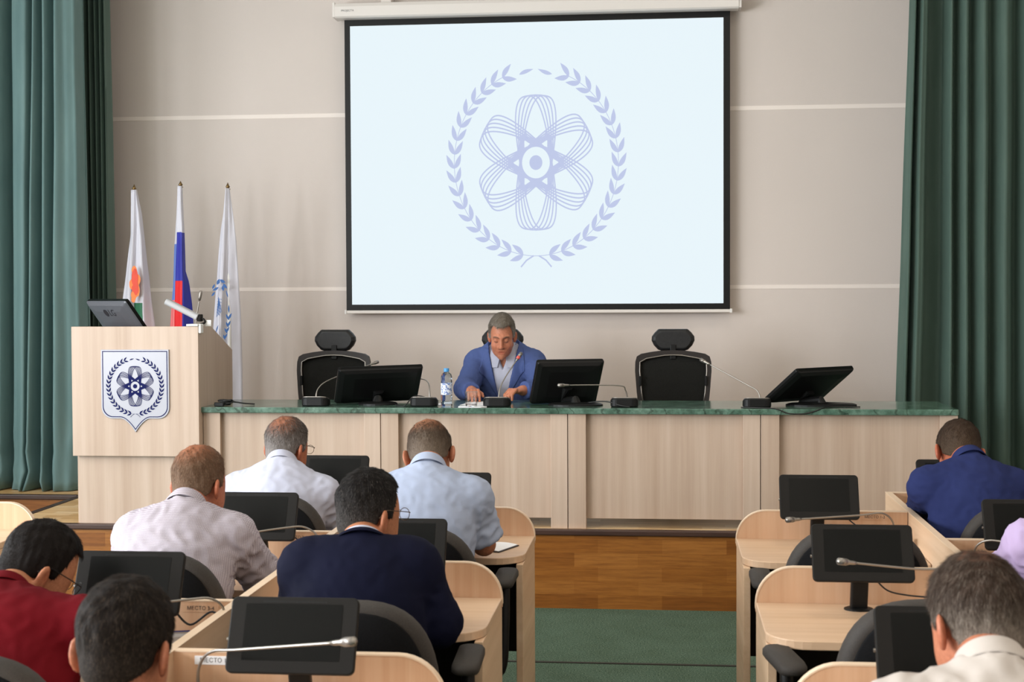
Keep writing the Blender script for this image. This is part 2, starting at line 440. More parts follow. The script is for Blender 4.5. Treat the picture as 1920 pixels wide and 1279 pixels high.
# ------------------------------------------------------------------ curtains
def curtain(pts, z0, z1, flare=0., hem=0., nz=40, seed=1):
    """pts: (x at top, x at bottom, y) fold points from left to right"""
    rows = []
    for i in range(nz+1):
        t = i/nz; z = z1+(z0-z1)*t; row = []
        for k in range(len(pts)-1):
            a, b = pts[k], pts[k+1]
            for j in range(6):
                s = j/6; c = .5-.5*math.cos(PI*s)
                xa = a[0]+(a[1]-a[0])*t; xb = b[0]+(b[1]-b[0])*t
                x = xa+(xb-xa)*s
                y = a[2]+(b[2]-a[2])*c
                amp = 1.05+.55*t
                y = YM+(y-YM)*amp
                w = max(0, (t-.88)/.12)
                y += .012*noise.noise((x*6+seed, z*1.3, 0)) + w*hem*noise.noise((x*14+seed, z*9, 4))
                x += .006*noise.noise((x*3, z*.9+seed, 7)) + w*hem*.6*noise.noise((x*11, z*8, seed))
                row.append((x, y, z))
        row.append((pts[-1][0]+(pts[-1][1]-pts[-1][0])*t, pts[-1][2], z))
        rows.append(row)
    mb = MB(); n = len(rows[0])
    mb.add([p for r in rows for p in r], [(i*n+j, i*n+j+1, (i+1)*n+j+1, (i+1)*n+j) for i in range(nz) for j in range(n-1)])
    return mb
def cloth(o, th=.004):
    m = o.modifiers.new('thickness', 'SOLIDIFY'); m.thickness = th; m.offset = 0
    return o
def LX(x): return -4.268+x*.0034
YM = 9.1
pts = []
x = -370; k = 0
while x < -20:
    pts.append((LX(x), LX(x-14), 9.02 if k % 2 else 9.16)); x += 17+random.random()*8; k += 1
for xt, xb, y in [(-14, -30, 9.16), (5, -6, 9.05), (19, 8, 9.19), (32, 18, 9.08), (62, 44, 9.035), (75, 47, 9.15), (80, 52, 9.03), (92, 66, 9.155), (97, 84, 9.03),
                  (112, 96, 9.16), (121, 108, 9.02), (131, 132, 9.06), (146, 152, 9.08), (150, 158, 9.2)]:
    pts.append((LX(xt), LX(xb), y))
cu = curtain(pts, ST+.006, 4.25, hem=.05, nz=60)
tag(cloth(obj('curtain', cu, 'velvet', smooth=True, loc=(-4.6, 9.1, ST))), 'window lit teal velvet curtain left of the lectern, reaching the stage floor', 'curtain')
YM = 9.5; pts = []
for i, x in enumerate([138, 146, 153, 158, 164, 169, 175, 180, 185, 190, 195, 199]):
    pts.append((LX(x)-.11, LX(x+6)-.11, 9.42 if i % 2 else 9.56))
cu = curtain(pts, ST+.006, 4.25, nz=40, seed=5)
tag(cloth(obj('curtain', cu, 'velvet_shaded', smooth=True, loc=(-3.7, 9.5, ST))), 'narrow shaded green curtain hanging behind the lit left curtain, beside the flags', 'curtain')
def RX(x): return 1.544+(x-1713)*.00319
YM = 9.2; pts = []
for xt, xb, y in [(1713, 1676, 9.20), (1718, 1688, 9.12), (1727, 1702, 9.24), (1731, 1706, 9.11), (1738, 1716, 9.12), (1746, 1730, 9.23), (1772, 1765, 9.25), (1781, 1778, 9.13),
                  (1790, 1790, 9.22), (1808, 1808, 9.13), (1819, 1822, 9.22), (1841, 1842, 9.12), (1856, 1860, 9.22), (1882, 1880, 9.12), (1904, 1908, 9.23), (1925, 1925, 9.12)]:
    pts.append((RX(xt), RX(xb), y))
x = 1950; k = 0
while x < 2600:
    pts.append((RX(x), RX(x), 9.23 if k % 2 == 0 else 9.11)); x += 20+random.random()*8; k += 1
cu = curtain(pts, ST+.006, 4.25, hem=.03, nz=50, seed=9)
tag(cloth(obj('curtain', cu, 'velvet_shaded', smooth=True, loc=(2.4, 9.2, ST))), 'shade darkened green velvet curtain on the right of the stage, beyond the table end', 'curtain')

# ------------------------------------------------------------------ flags on white poles
def FP(x, y, Y=9.2): return (-3.431+(x-249)*.00359-(y-348)*5e-5, Y, 2.405-(y-348)*.00348)
def interp(poly, y):
    if y <= poly[0][1]: return poly[0][0]
    for (x0, y0), (x1, y1) in zip(poly, poly[1:]):
        if y <= y1: return x0+(x1-x0)*(y-y0)/(y1-y0)
    return poly[-1][0]
def flag_cloth(edges, bulge, bands, mats, ytop, ybot):
    """edges: fold lines from left to right; bulge: depth of each fold line; bands[k]: list of (until y, material index) for strip k"""
    mb = MB()
    for k in range(len(edges)-1):
        stops = sorted(set([ytop, ybot]+[b[0] for b in bands[k] if ytop < b[0] < ybot]))
        ys = []
        for a, b in zip(stops, stops[1:]):
            m = max(1, int((b-a)/9)); ys += [a+(b-a)*i/m for i in range(m)]
        ys.append(ybot)
        n = 7; rows = []
        for y in ys:
            xa, xb = interp(edges[k], y), interp(edges[k+1], y); t = (y-ytop)/(ybot-ytop); row = []
            for j in range(n):
                s = j/(n-1); c = .5-.5*math.cos(PI*s)
                d = (bulge[k]+(bulge[k+1]-bulge[k])*c)*(.25+.75*min(1, t*1.6))+.006*noise.noise((s*2+k, y*.02, 3))
                row.append(FP(xa+(xb-xa)*s, y+3*s*0, 9.2+d))
            rows.append(row)
        o = len(mb.v)
        for r in rows: mb.v += r
        for i in range(len(rows)-1):
            mid = .5*(ys[i]+ys[i+1]); mi = next(b[1] for b in bands[k] if mid <= b[0])
            for j in range(n-1):
                mb.f.append([o+i*n+j, o+i*n+j+1, o+(i+1)*n+j+1, o+(i+1)*n+j]); mb.m.append(mi)
    return mb
MW['flag_white'] = noise_mat('white_flag_cloth', (196, 194, 203), (206, 205, 213), (3, 3, 1), 2, .7)
MW['flag_blue'] = mat('blue_flag_cloth', (38, 44, 150), .6)
MW['flag_blue_lit'] = mat('lit_blue_flag_cloth', (96, 122, 190), .6)  # paler copy of the blue: light through the thin cloth painted in
MW['flag_red'] = mat('red_flag_cloth', (214, 28, 30), .6)
MW['flag_red_lit'] = mat('lit_red_flag_cloth', (222, 112, 112), .6)  # paler copy of the red, for the same lit left fold
MW['flag_green'] = mat('green_flag_cloth', (34, 98, 66), .6)
MW['flame_red'] = mat('red_flag_print', (216, 66, 38), .6)
MW['flame_orange'] = mat('orange_flag_print', (226, 122, 52), .6)
MW['flag_ink'] = mat('blue_flag_print', (30, 84, 146), .6)
def flag(label, px, ytip, ysock):
    f = thing('flag', label, 'flag', (FP(px, 348)[0], 9.2, ST), group='flags behind the lectern')
    cx = FP(px, ytip)[0]; zt = FP(px, ytip)[2]; zs = FP(px, ysock)[2]
    obj('pole', MB().lathe([(.014, 0), (.014, zs-ST+.005)], (cx, 9.225, ST), 14), 'white_plastic', f, smooth=True)
    obj('finial', MB().lathe([(.016, 0), (.017, .004), (.009, .008), (.010, .012), (.015, .016), (.009, .026), (.0005, zt-zs+.004)], (cx, 9.225, zs), 16), 'brass', f, smooth=True)
    obj('base', MB().lathe([(.15, 0), (.15, .02), (.06, .03), (.022, .045), (.022, .16)], (cx, 9.225, ST), 28), 'grey_metal', f, smooth=True)
    return f
f = flag('white and green flag with a red orange flame emblem, leftmost of the three', 249, 346, 358)
e = [[(245, 356), (244, 440), (236, 500), (228, 560), (224, 612), (222, 770)], [(253, 356), (251, 440), (246, 560), (244, 770)],
     [(254, 356), (256, 420), (252, 520), (251, 612), (250, 770)], [(255, 356), (266, 440), (270, 520), (272, 612), (274, 770)],
     [(255, 356), (264, 400), (271, 470), (276, 520), (281, 570), (287, 612), (292, 770)]]
fc = cloth(obj('cloth', flag_cloth(e, [.03, -.03, .01, -.035, .05], [[(999, 0)], [(999, 0)], [(568, 0), (999, 1)], [(999, 0)]], ['flag_white', 'flag_green'], 356, 770), ['flag_white', 'flag_green'], f, smooth=True), .003)
def blob(cx, cy, rx, ry, Y, n=18, wob=.22, seed=0):
    ps = []
    for i in range(n):
        a = 2*PI*i/n; k = 1+wob*noise.noise((math.cos(a)*1.7+seed, math.sin(a)*1.7, seed))
        ps.append(FP(cx+rx*k*math.cos(a), cy+ry*k*math.sin(a), Y))
    return ps
mb = MB(); mb.mi = 0; L = 9.140
for cx, cy, rx, ry, m in [(258, 507, 5, 8, 1), (254, 533, 4.5, 10, 1), (258, 553, 6, 10, 1), (266, 524, 4, 10, 1), (257, 562, 4, 5, 1), (265, 545, 4, 12, 1), (260, 521, 6.5, 16, 0), (262, 541, 5, 12, 0), (257, 541, 3, 6, 0), (259, 509, 2.5, 5, 0)]:
    mb.mi = m; L -= .0006
    ps = blob(cx, cy, rx, ry, L, seed=cx); mb.add(ps, [list(range(len(ps)))])
obj('emblem', mb, ['flame_red', 'flame_orange'], fc)
f = flag('draped white, blue and red tricolour flag, middle of the three', 336, 341, 352)
e = [[(332.5, 350), (328, 420), (325, 460), (321, 540), (315, 612), (310, 770)], [(333, 350), (332, 440), (330, 500), (329, 540), (328, 612), (326, 770)],
     [(339.5, 350), (343, 436), (345, 510), (346, 612), (347, 770)], [(340, 350), (344, 437), (345.5, 510), (352, 530), (357, 570), (360, 612), (363, 770)]]
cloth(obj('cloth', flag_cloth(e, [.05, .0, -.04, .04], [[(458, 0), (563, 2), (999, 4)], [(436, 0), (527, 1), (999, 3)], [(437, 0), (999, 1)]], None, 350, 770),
          ['flag_white', 'flag_blue', 'flag_blue_lit', 'flag_red', 'flag_red_lit'], f, smooth=True), .003)
f = flag('white flag with a blue laurel emblem, rightmost of the three', 424, 345, 357)
e = [[(421, 355), (417, 400), (411, 440), (405, 510), (401, 560), (397, 612), (394, 770)], [(423, 355), (420, 440), (417, 540), (414, 640), (412, 770)],
     [(426, 355), (427, 440), (425, 540), (424, 640), (424, 770)], [(428, 355), (434, 400), (440, 450), (443, 510), (447, 580), (449, 640), (452, 770)]]
fc = cloth(obj('cloth', flag_cloth(e, [.04, -.03, .015, .05], [[(999, 0)]]*3, None, 355, 770), 'flag_white', f, smooth=True), .003)
mb = MB(); Lq = [9.146]
def fleaf(x, y, ang, L, w):
    pts = []; ca, sa = math.cos(ang), math.sin(ang); Lq[0] -= .0004
    for i in range(8): t = i/7; pts.append((1.2*(t*L-L/2), 1.35*w*math.sin(PI*t)))
    for i in range(6, 0, -1): t = i/7; pts.append((1.2*(t*L-L/2), -w*.95*math.sin(PI*t)))
    mb.add([FP(x+a*ca-b*sa, y+a*sa+b*ca, Lq[0]) for a, b in pts], [list(range(len(pts)))])
for x, y, a, L, w in [(413.6, 529.5, -1.2, 10, 2.6), (421.8, 528, .5, 10, 2.4), (426.5, 537, .9, 10, 2.2), (423, 541, 1.5, 9, 2.2), (409, 542.5, -.5, 11, 2.1), (405.2, 538, -1.1, 9, 1.6), (404.8, 552, -.9, 9, 1.7),
                      (430.5, 552, 1.3, 12, 1.0), (434, 580, 1.55, 13, 1.3), (431.6, 595, 1.1, 11, 1.6), (436, 594, -1.1+PI, 12, 1.8), (431.4, 609, 1.15, 10, 1.6), (434.6, 607.5, -1.15+PI, 11, 1.7),
                      (429, 620, 1.1, 10, 1.6), (432, 619, -1.1+PI, 11, 1.6), (426, 632, 1.2, 9, 1.5), (429, 630.5, -1.1+PI, 10, 1.5), (412.4, 617, 1.9, 14, .9), (411, 624, 1.5, 8, .9), (421, 637, 1.2, 7, 1.2)]: fleaf(x, y, a, L, w)
for k in range(6):
    t = k/5
    for (xa, ya, xb, yb) in ((415.5, 557.5, 411.5+9.5*t, 595-9.5*abs(t)), (411.8+2*t, 585-24*t, 421.5-3.5*(1-t), 592-30*t)):
        Lq[0] -= .0003; dx, dy = xb-xa, yb-ya; l = math.hypot(dx, dy) or 1; nx, ny = -dy/l*.45, dx/l*.45
        mb.add([FP(xa+nx, ya+ny, Lq[0]), FP(xa-nx, ya-ny, Lq[0]), FP(xb-nx, yb-ny, Lq[0]), FP(xb+nx, yb+ny, Lq[0])], [[0, 1, 2, 3]])
obj('emblem', mb, 'flag_ink', fc)

# ------------------------------------------------------------------ lectern
lec = thing('lectern', 'pale beech lectern with a shield shaped emblem plaque at the left stage edge', 'lectern', (-2.87, 8.0, ST))
obj('front_panel', MB().box(-3.232, -2.514, 7.70, 7.722, .802, 1.515), 'wood_v', lec, bevel=.002)
obj('base_panel', MB().box(-3.215, -2.536, 7.742, 7.764, ST, .803), 'wood_v', lec, bevel=.002)
for x0, x1 in ((-3.232, -3.21), (-2.536, -2.514)):
    poly = [(7.722, .802), (7.765, .802), (7.765, ST), (8.33, ST), (8.33, 1.365), (7.93, 1.512), (7.722, 1.515)]
    obj('side_panel', MB().prism(poly, lambda y, z: (x0, y, z), lambda y, z: (x1, y, z)), 'wood_v', lec, bevel=.0015)
obj('desktop', MB().prism([(7.722, 1.375), (8.30, 1.305), (8.30, 1.285), (7.722, 1.355)], lambda y, z: (-3.21, y, z), lambda y, z: (-2.536, y, z)), 'wood_h', lec)
obj('shelf', MB().box(-3.21, -2.536, 7.78, 8.28, .95, .97), 'wood_h', lec)
def shield(inset, y):
    L_, R_, T_, B_ = -3.062+inset, -2.678-inset, 1.389-inset, 1.010+inset
    c = (L_+R_)/2; r = .062-inset*.6; p = [(L_, T_), (R_, T_)]
    for i in range(9): a = -.5*PI*i/8; p.append((R_-r+r*math.cos(a), B_+r+r*math.sin(a)))
    tip = .935+inset*1.6
    for i in range(9):
        t = i/8; p.append((c+.082*(1-t)**1.0, B_-(B_-tip)*(t**1.7)))
    for i in range(7, -1, -1):
        t = i/8; p.append((c-.082*(1-t)**1.0, B_-(B_-tip)*(t**1.7)))
    for i in range(9): a = -.5*PI-.5*PI*i/8; p.append((L_+r+r*math.cos(a), B_+r+r*math.sin(a)))
    return p
MW['plaque'] = mat('satin_silver_white_plaque', (164, 164, 172), .35, .1, .4)
pl = obj('plaque', MB().prism(shield(0, 0), lambda x, z: (x, 7.692, z), lambda x, z: (x, 7.700, z)), 'plaque', lec, bevel=.0015)
mb = MB(); a = shield(.008, 0); b = shield(.0125, 0); n = len(a)
mb.add([(x, 7.6912, z) for x, z in a]+[(x, 7.6912, z) for x, z in b], [(i, (i+1) % n, n+(i+1) % n, n+i) for i in range(n)])
obj('border_line', mb, 'navy_ink', pl)
obj('emblem', emblem_mb(.156/560, lambda x, z, l: (-2.8695+x, 7.6914-l, 1.188+z), .99, lw=12), 'navy_ink', pl)

def frame_pts(c, psi, th, roll=0.):
    """axes of a flat panel that faces its viewer at +Y turned by psi, leaning back by th"""
    e1 = Vector((math.cos(psi), math.sin(psi), 0)); e2 = Vector((math.sin(th)*math.sin(psi), -math.sin(th)*math.cos(psi), math.cos(th)))
    if roll:
        e1, e2 = e1*math.cos(roll)+e2*math.sin(roll), e2*math.cos(roll)-e1*math.sin(roll)
    e3 = e1.cross(e2)          # points from the back of the panel ... towards the hall
    C = Vector(c)
    return lambda a, b, d=0.: tuple(C+e1*a+e2*b+e3*d)
def monitor(label, c, psi, th, w, h, foot, ztop, name='monitor', roll=0., tex=None, group=None, mat_back='black', ft=(.11, .085)):
    F = frame_pts(c, psi, th, roll)
    t = thing(name, label, 'monitor', (foot[0], foot[1], ztop), group)
    pr = rrect(w, h, .012, 4)
    bk = rrect(w*.86, h*.8, .03, 5)
    obj('screen_panel', MB().prism(pr, lambda a, b: F(a, b, -.010), lambda a, b: F(a, b, .010)), 'screen_off', t, bevel=.003)
    mb = MB(); rows = []
    for s, d in ((1., .010), (.97, .018), (.86, .030), (.6, .036)):
        rows.append([F(a*s, b*s, d) for a, b in pr])
    mb.rings(rows, cap=True)
    hb = obj('back_cover', mb, mat_back, t, smooth=False, bevel=.002)
    if tex: obj('lettering', text_mb(tex[0], tex[1], lambda x, y: F(*tex[2](x, y), tex[3])), tex[4], hb)
    # hinge neck and foot
    p0 = Vector(F(0, -.02, .034)); p1 = Vector(F(0, -h*.36, .05)); p2 = Vector((foot[0], foot[1], ztop+.03))
    obj('neck', MB().tube([p0, p1, p2, (foot[0], foot[1], ztop+.012)], [.03, .03, .024, .03], 12), mat_back, t, smooth=False, bevel=.003)
    obj('foot', MB().lathe([(1., 0), (1., .008), (.9, .014), (.3, .018)], (foot[0], foot[1], ztop), 28, sx=ft[0], sy=ft[1]), 'black', t, smooth=False)
    return t
MW['painted_sheen'] = mat('monitor_back_painted_sheen', (98, 100, 106), .3, .25, .6)  # black back painted grey: the reflected sheen is put into its colour
monitor('glossy black monitor leaning on the lectern top', (-3.055, 7.98, 1.545), math.radians(-42), math.radians(36), .48, .29, (-2.88, 8.08), 1.335, name='lectern_monitor',
        tex=('LG', .062, lambda x, y: (x+.045, y+.078), .037, 'dark_ink'), mat_back='painted_sheen', ft=(.09, .075))
lgm = [o for o in bpy.data.objects if o.name.startswith('back_cover')][-1]
F = frame_pts((-3.055, 7.98, 1.545), math.radians(-42), math.radians(36))
mb = MB(); mb.add([F(-.028+.024*math.cos(2*PI*i/24), .078+.024*math.sin(2*PI*i/24), .0372) for i in range(24)], [list(range(24))])
obj('logo_disc', mb, 'dark_ink', lgm)
# reading lamp clamped on the lectern edge
lp = thing('reading_lamp', 'pale grey tube reading lamp on the right corner of the lectern', 'lamp', (-2.56, 7.79, 1.515))
a = Vector((-2.725, 7.80, 1.652)); b = Vector((-2.545, 7.80, 1.563))
d = (b-a).normalized(); nrm = Vector((0, 1, 0)).cross(d)
def LPT(u, v, w): return tuple(a+d*u+nrm*v+Vector((0, 1, 0))*w)
L = (b-a).length
obj('lamp_head', MB().prism(rrect(.034, .05, .012, 5), lambda v, w: LPT(0, v, w), lambda v, w: LPT(L, v, w)), 'grey_plastic', lp, bevel=.003)
obj('joint', MB().lathe([(.012, -.02), (.016, -.018), (.016, .018), (.012, .02)], (-2.535, 7.80, 1.56), 16), 'charcoal', lp, smooth=True)
obj('arm', MB().tube(smooth_path([(-2.535, 7.80, 1.56), (-2.512, 7.795, 1.552), (-2.505, 7.79, 1.535), (-2.53, 7.78, 1.522)], 5), .006, 8), 'charcoal', lp, smooth=True)
obj('clamp', MB().box(-2.578, -2.512, 7.69, 7.80, 1.516, 1.528).box(-2.512, -2.498, 7.70, 7.745, 1.478, 1.528), 'white_plastic', lp, bevel=.003)
obj('switch_plate', MB().box(-2.512, -2.472, 7.80, 7.806, 1.513, 1.548), 'white_plastic', lp, bevel=.002)
# thin microphone standing on the lectern
lm = thing('gooseneck_microphone', 'thin upright silver microphone on the lectern before the tricolour flag', 'microphone', (-2.63, 8.0, 1.342))
obj('base', MB().lathe([(.04, 0), (.04, .012), (.012, .022)], (-2.63, 8.0, 1.342), 20), 'black', lm, smooth=True)
obj('gooseneck', MB().tube(smooth_path([(-2.63, 8.0, 1.36), (-2.625, 8.0, 1.52), (-2.602, 8.0, 1.66)], 6), .0035, 8), 'silver', lm, smooth=True)
obj('capsule', MB().tube([(-2.602, 8.0, 1.655), (-2.600, 8.0, 1.67), (-2.594, 8.0, 1.70), (-2.591, 8.0, 1.712)], [.006, .009, .010, .006], 12), 'grey_metal', lm, smooth=True)

# ------------------------------------------------------------------ presidium table: four fronts under one marble top
ZT = 1.071
mb = MB(); mb.prism(rrect(1.54+2.534, .60, .012, 3), lambda x, y: (-.497+x, 8.04+y, ZT-.031), lambda x, y: (-.497+x, 8.04+y, ZT))
tag(obj('countertop', mb, 'marble', bevel=.004, loc=(-.497, 8.04, ZT-.031)), 'long green marble worktop of the presidium table', 'worktop')
def unit(x0, x1, lpost, rpost, label):
    t = thing('table_front', label, 'table', ((x0+x1)/2, 8.0, ST), 'presidium table units')
    z1 = ZT-.031
    obj('post', MB().box(x0, x0+lpost, 7.766, 7.83, ST, z1), 'wood_v', t, bevel=.002)
    obj('post', MB().box(x1-rpost, x1, 7.766, 7.83, ST, z1), 'wood_v', t, bevel=.002)
    obj('front_panel', MB().box(x0+lpost, x1-rpost, 7.80, 7.82, .473, z1), 'wood_v', t, bevel=.001)
    obj('side_panel', MB().box(x0+.001, x0+.022, 7.83, 8.25, ST, z1), 'wood_v', t)
    obj('side_panel', MB().box(x1-.022, x1-.001, 7.83, 8.25, ST, z1), 'wood_v', t)
for x0, x1, l in ((-2.512, -1.523, 'first beech front of the presidium table, touching the lectern'), (-1.519, -.504, 'second beech front of the presidium table, below the water bottle'),
                  (-.500, .519, 'third beech front of the presidium table, below the right empty chair'), (.523, 1.539, 'fourth beech front of the presidium table, at the right curtain')):
    unit(x0, x1, .096, .090, l)
# ------------------------------------------------------------------ executive chairs behind the table
def exec_chair(x, y, label):
    t = thing('executive_chair', label, 'chair', (x, y, ST), 'executive chairs behind the presidium table')
    def outline(k, n=40):
        pts = []
        side = [(.205, .52), (.222, .66), (.2325, .79), (.231, .845)]
        top = [(.222, .878), (.195, .894), (.13, .906), (.06, .914), (0, .916)]
        half = side+top
        for (px, pz) in half: pts.append((px-k if px > .1 else px*(1-k/.25), pz-(k if pz > .87 else 0)+(k if pz < .53 else 0)))
        return [(-a, b) for a, b in pts]+[(a, b) for a, b in pts[::-1][1:]]
    O = outline(0); I = outline(.034); I2 = outline(.029)
    n = len(O); zz = ST
    def P(p, d): return (x+p[0], y+d+.05*((p[1]-.52)/.4)+.10*(p[0]*p[0])*-4*.25, zz+p[1])
    mb = MB(); mb.rings([[P(p, -.012) for p in O], [P(p, .03) for p in O], [P(p, .03) for p in I], [P(p, -.012) for p in I], [P(p, -.012) for p in O]])
    fr = obj('back_frame', mb, 'frame_brown', t, bevel=.006)
    mb = MB(); mb.tube([P(p, -.010) for p in I2], .0042, 8); obj('trim_strip', mb, 'silver', fr, smooth=True)
    mb = MB(); mb.rings([[P(p, .012) for p in I], [P((p[0]*.6, .52+(p[1]-.52)*.8+.02), .02) for p in I]], cap=True)
    mb.rings([[P(p, .012) for p in I], [P(p, .022) for p in I]], cap=True)
    obj('backrest', mb, 'mesh_black', t)
    for s in (-1, 1):
        obj('clip', MB().box(x+s*.200-.008, x+s*.200+.008, y-.008, y+.035, zz+.70, zz+.76), 'black', fr, bevel=.003)
    # headrest
    H = [(.074, .912), (.092, .918), (.118, .945), (.132, .975), (.130, 1.0), (.112, 1.024), (.092, 1.043), (.086, 1.046)]
    out = [(a, b) for a, b in H]+[(-a, b) for a, b in H[::-1]]
    c = (0, .98); rows = []
    for s, d in ((.82, .058), (.97, .066), (1., .085), (.99, .105), (.88, .118)):
        rows.append([(x+p[0]*s, y+d-.03*(1-s), zz+c[1]+(p[1]-c[1])*s) for p in out])
    mb = MB(); mb.rings(rows, cap=True); obj('headrest', mb, 'leather_black', t, bevel=.008, seg=3, smooth=False)
    obj('headrest_post', MB().box(x-.018, x+.018, y+.045, y+.062, zz+.86, zz+.95), 'black', t, bevel=.004)
    # seat, arms, base
    mb = MB(); mb.prism(rrect(.50, .48, .08, 5), lambda a, b: (x+a, y-.24+b, zz+.40), lambda a, b: (x+a, y-.24+b, zz+.47)); obj('seat', mb, 'leather_black', t, bevel=.02, seg=3)
    for s in (-1, 1):
        mb = MB(); mb.tube(smooth_path([(x+s*.24, y-.10, zz+.40), (x+s*.275, y-.11, zz+.48), (x+s*.275, y-.13, zz+.585)], 4), .016, 10)
        ar = obj('armrest', mb, 'frame_brown', t, smooth=True)
        obj('pad', MB().prism(rrect(.07, .24, .03, 5), lambda a, b: (x+s*.275+a, y-.16+b, zz+.585), lambda a, b: (x+s*.275+a, y-.16+b, zz+.605)), 'leather_black', ar, bevel=.006)
    obj('spine', MB().box(x-.03, x+.03, y-.04, y+.06, zz+.36, zz+.60), 'black', t, bevel=.008)
    swivel(t, x, y-.24, zz, .40)
    return t
def swivel(t, x, y, z, hs):
    obj('column', MB().lathe([(.05, hs), (.045, hs-.05), (.028, hs-.06), (.028, .13), (.05, .12), (.05, .075)], (x, y, z), 16), 'black', t, smooth=False)
    for k in range(5):
        a = 2*PI*k/5+.3; dx, dy = math.cos(a), math.sin(a)
        lg = obj('base_arm', MB().tube([(x+dx*.03, y+dy*.03, z+.10), (x+dx*.16, y+dy*.16, z+.085), (x+dx*.28, y+dy*.28, z+.068)], [.028, .022, .016], 8), 'charcoal', t, smooth=True)
        mb = MB()
        for s in (-1, 1):
            ox, oy = -dy*.014*s, dx*.014*s
            cx, cy, cz = x+dx*.275+ox, y+dy*.275+oy, z+.027
            mb.tube([(cx-dy*.009, cy+dx*.009, cz), (cx+dy*.009, cy-dx*.009, cz)], .027, 14)
        obj('caster', mb, 'black', lg)
exec_chair(-2.045, 8.90, 'empty black executive chair with headrest nearest the lectern')
exec_chair(-.990, 8.95, 'black executive chair behind the man in the blue suit jacket')
exec_chair(.070, 8.90, 'empty black executive chair with headrest right of the speaker')

# ------------------------------------------------------------------ monitors on the table
monitor('wide black monitor seen from behind, left of the water bottle', (-1.584, 8.03, 1.185), math.radians(22), math.radians(46), .475, .285, (-1.575, 7.97), ZT, roll=math.radians(1.6),
        tex=('SAMSUNG', .026, lambda x, y: (-.212-y, x-.04), .0108, 'silver'), group=None)
monitor('squarish black monitor seen from behind, right of the speaker', (-.525, 8.04, 1.20), math.radians(20), math.radians(34), .385, .29, (-.47, 7.94), ZT, ft=(.15, .085))
monitor('black monitor tipped far back at the right end of the table', (.80, 8.04, 1.188), math.radians(44), math.radians(53), .47, .29, (.86, 7.99), ZT, ft=(.19, .10))

# ------------------------------------------------------------------ conference microphones
def mic(label, base, goose, ring=False, light=False, yaw=0., group=None, scale=1.):
    bx, by, bz = base
    t = thing('conference_microphone', label, 'microphone', base, group)
    ca, sa = math.cos(yaw), math.sin(yaw)
    def P(a, b, z): return (bx+(a*ca-b*sa)*scale, by+(a*sa+b*ca)*scale, bz+z*scale)
    r0 = rrect(.150, .105, .035, 5)
    rows = [[P(a*.94, b*.94, 0) for a, b in r0], [P(a, b, .008) for a, b in r0], [P(a, b, .034-.02*(b/.105)) for a, b in r0], [P(a*.93, b*.93, .042-.022*(b/.105)) for a, b in r0]]
    obj('base', MB().rings(rows, cap=True), 'grey_plastic' if light else 'black', t, bevel=.002)
    rows = [[P(a*.94, b*.94, .0405-.022*(b/.105)) for a, b in r0], [P(a*.92, b*.92, .0445-.022*(b/.105)) for a, b in r0]]
    obj('top_plate', MB().rings(rows, cap=True), 'grey_metal', t)
    if light: obj('display', MB().prism(rrect(.05, .022, .003, 2), lambda a, b: P(a-.02, b-.025, .0505), lambda a, b: P(a-.02, b-.025, .0515)), 'navy_ink', t)
    g = smooth_path(goose, 7); k = len(g)
    obj('gooseneck', MB().tube(g, [.0055-.0022*min(1, i/6) for i in range(k)], 8), 'silver', t, smooth=True)
    a = g[-1]; d = (g[-1]-g[-3]).normalized()
    cp = obj('capsule', MB().tube([a-d*.012, a, a+d*.012, a+d*.024, a+d*.05, a+d*.056], [.0045, .006, .0062, .0095, .0095, .006], 12), 'silver', t, smooth=True)
    obj('grille', MB().tube([a+d*.026, a+d*.052], [.0100, .0100], 12), 'grey_metal', cp, smooth=True)
    if ring: obj('light_ring', MB().tube([a+d*.006, a+d*.022], [.0095, .0105], 12), 'red_led', cp, smooth=True)
    return t
G1 = 'microphones on the presidium table'
mic('conference microphone at the left monitor, in front of the leftmost empty chair', (-1.90, 7.86, ZT), [(-1.905, 7.88, 1.11), (-1.897, 7.90, 1.165), (-1.84, 7.96, 1.212), (-1.66, 8.22, 1.285)], group=G1)
mic('conference microphone standing right of the wide monitor, beside the bottle', (-1.295, 7.86, ZT), [(-1.27, 7.89, 1.11), (-1.277, 7.92, 1.178), (-1.305, 8.02, 1.198), (-1.36, 8.2, 1.20), (-1.45, 8.32, 1.20)], group=G1)
mic('conference microphone with a red lit ring in front of the speaker', (-.893, 7.86, ZT), [(-.888, 7.88, 1.11), (-.880, 7.90, 1.17), (-.855, 7.94, 1.228), (-.80, 8.03, 1.32)], ring=True, group=G1)
mic('conference microphone reaching left across the squarish monitor', (-.20, 7.86, ZT), [(-.185, 7.88, 1.11), (-.195, 7.87, 1.16), (-.235, 7.84, 1.188), (-.50, 7.74, 1.195)], group=G1)
mic('conference microphone at the right monitor, reaching up to the right empty chair', (.507, 7.86, ZT), [(.529, 7.88, 1.10), (.513, 7.90, 1.155), (.455, 7.94, 1.19), (.255, 8.06, 1.296)], group=G1)

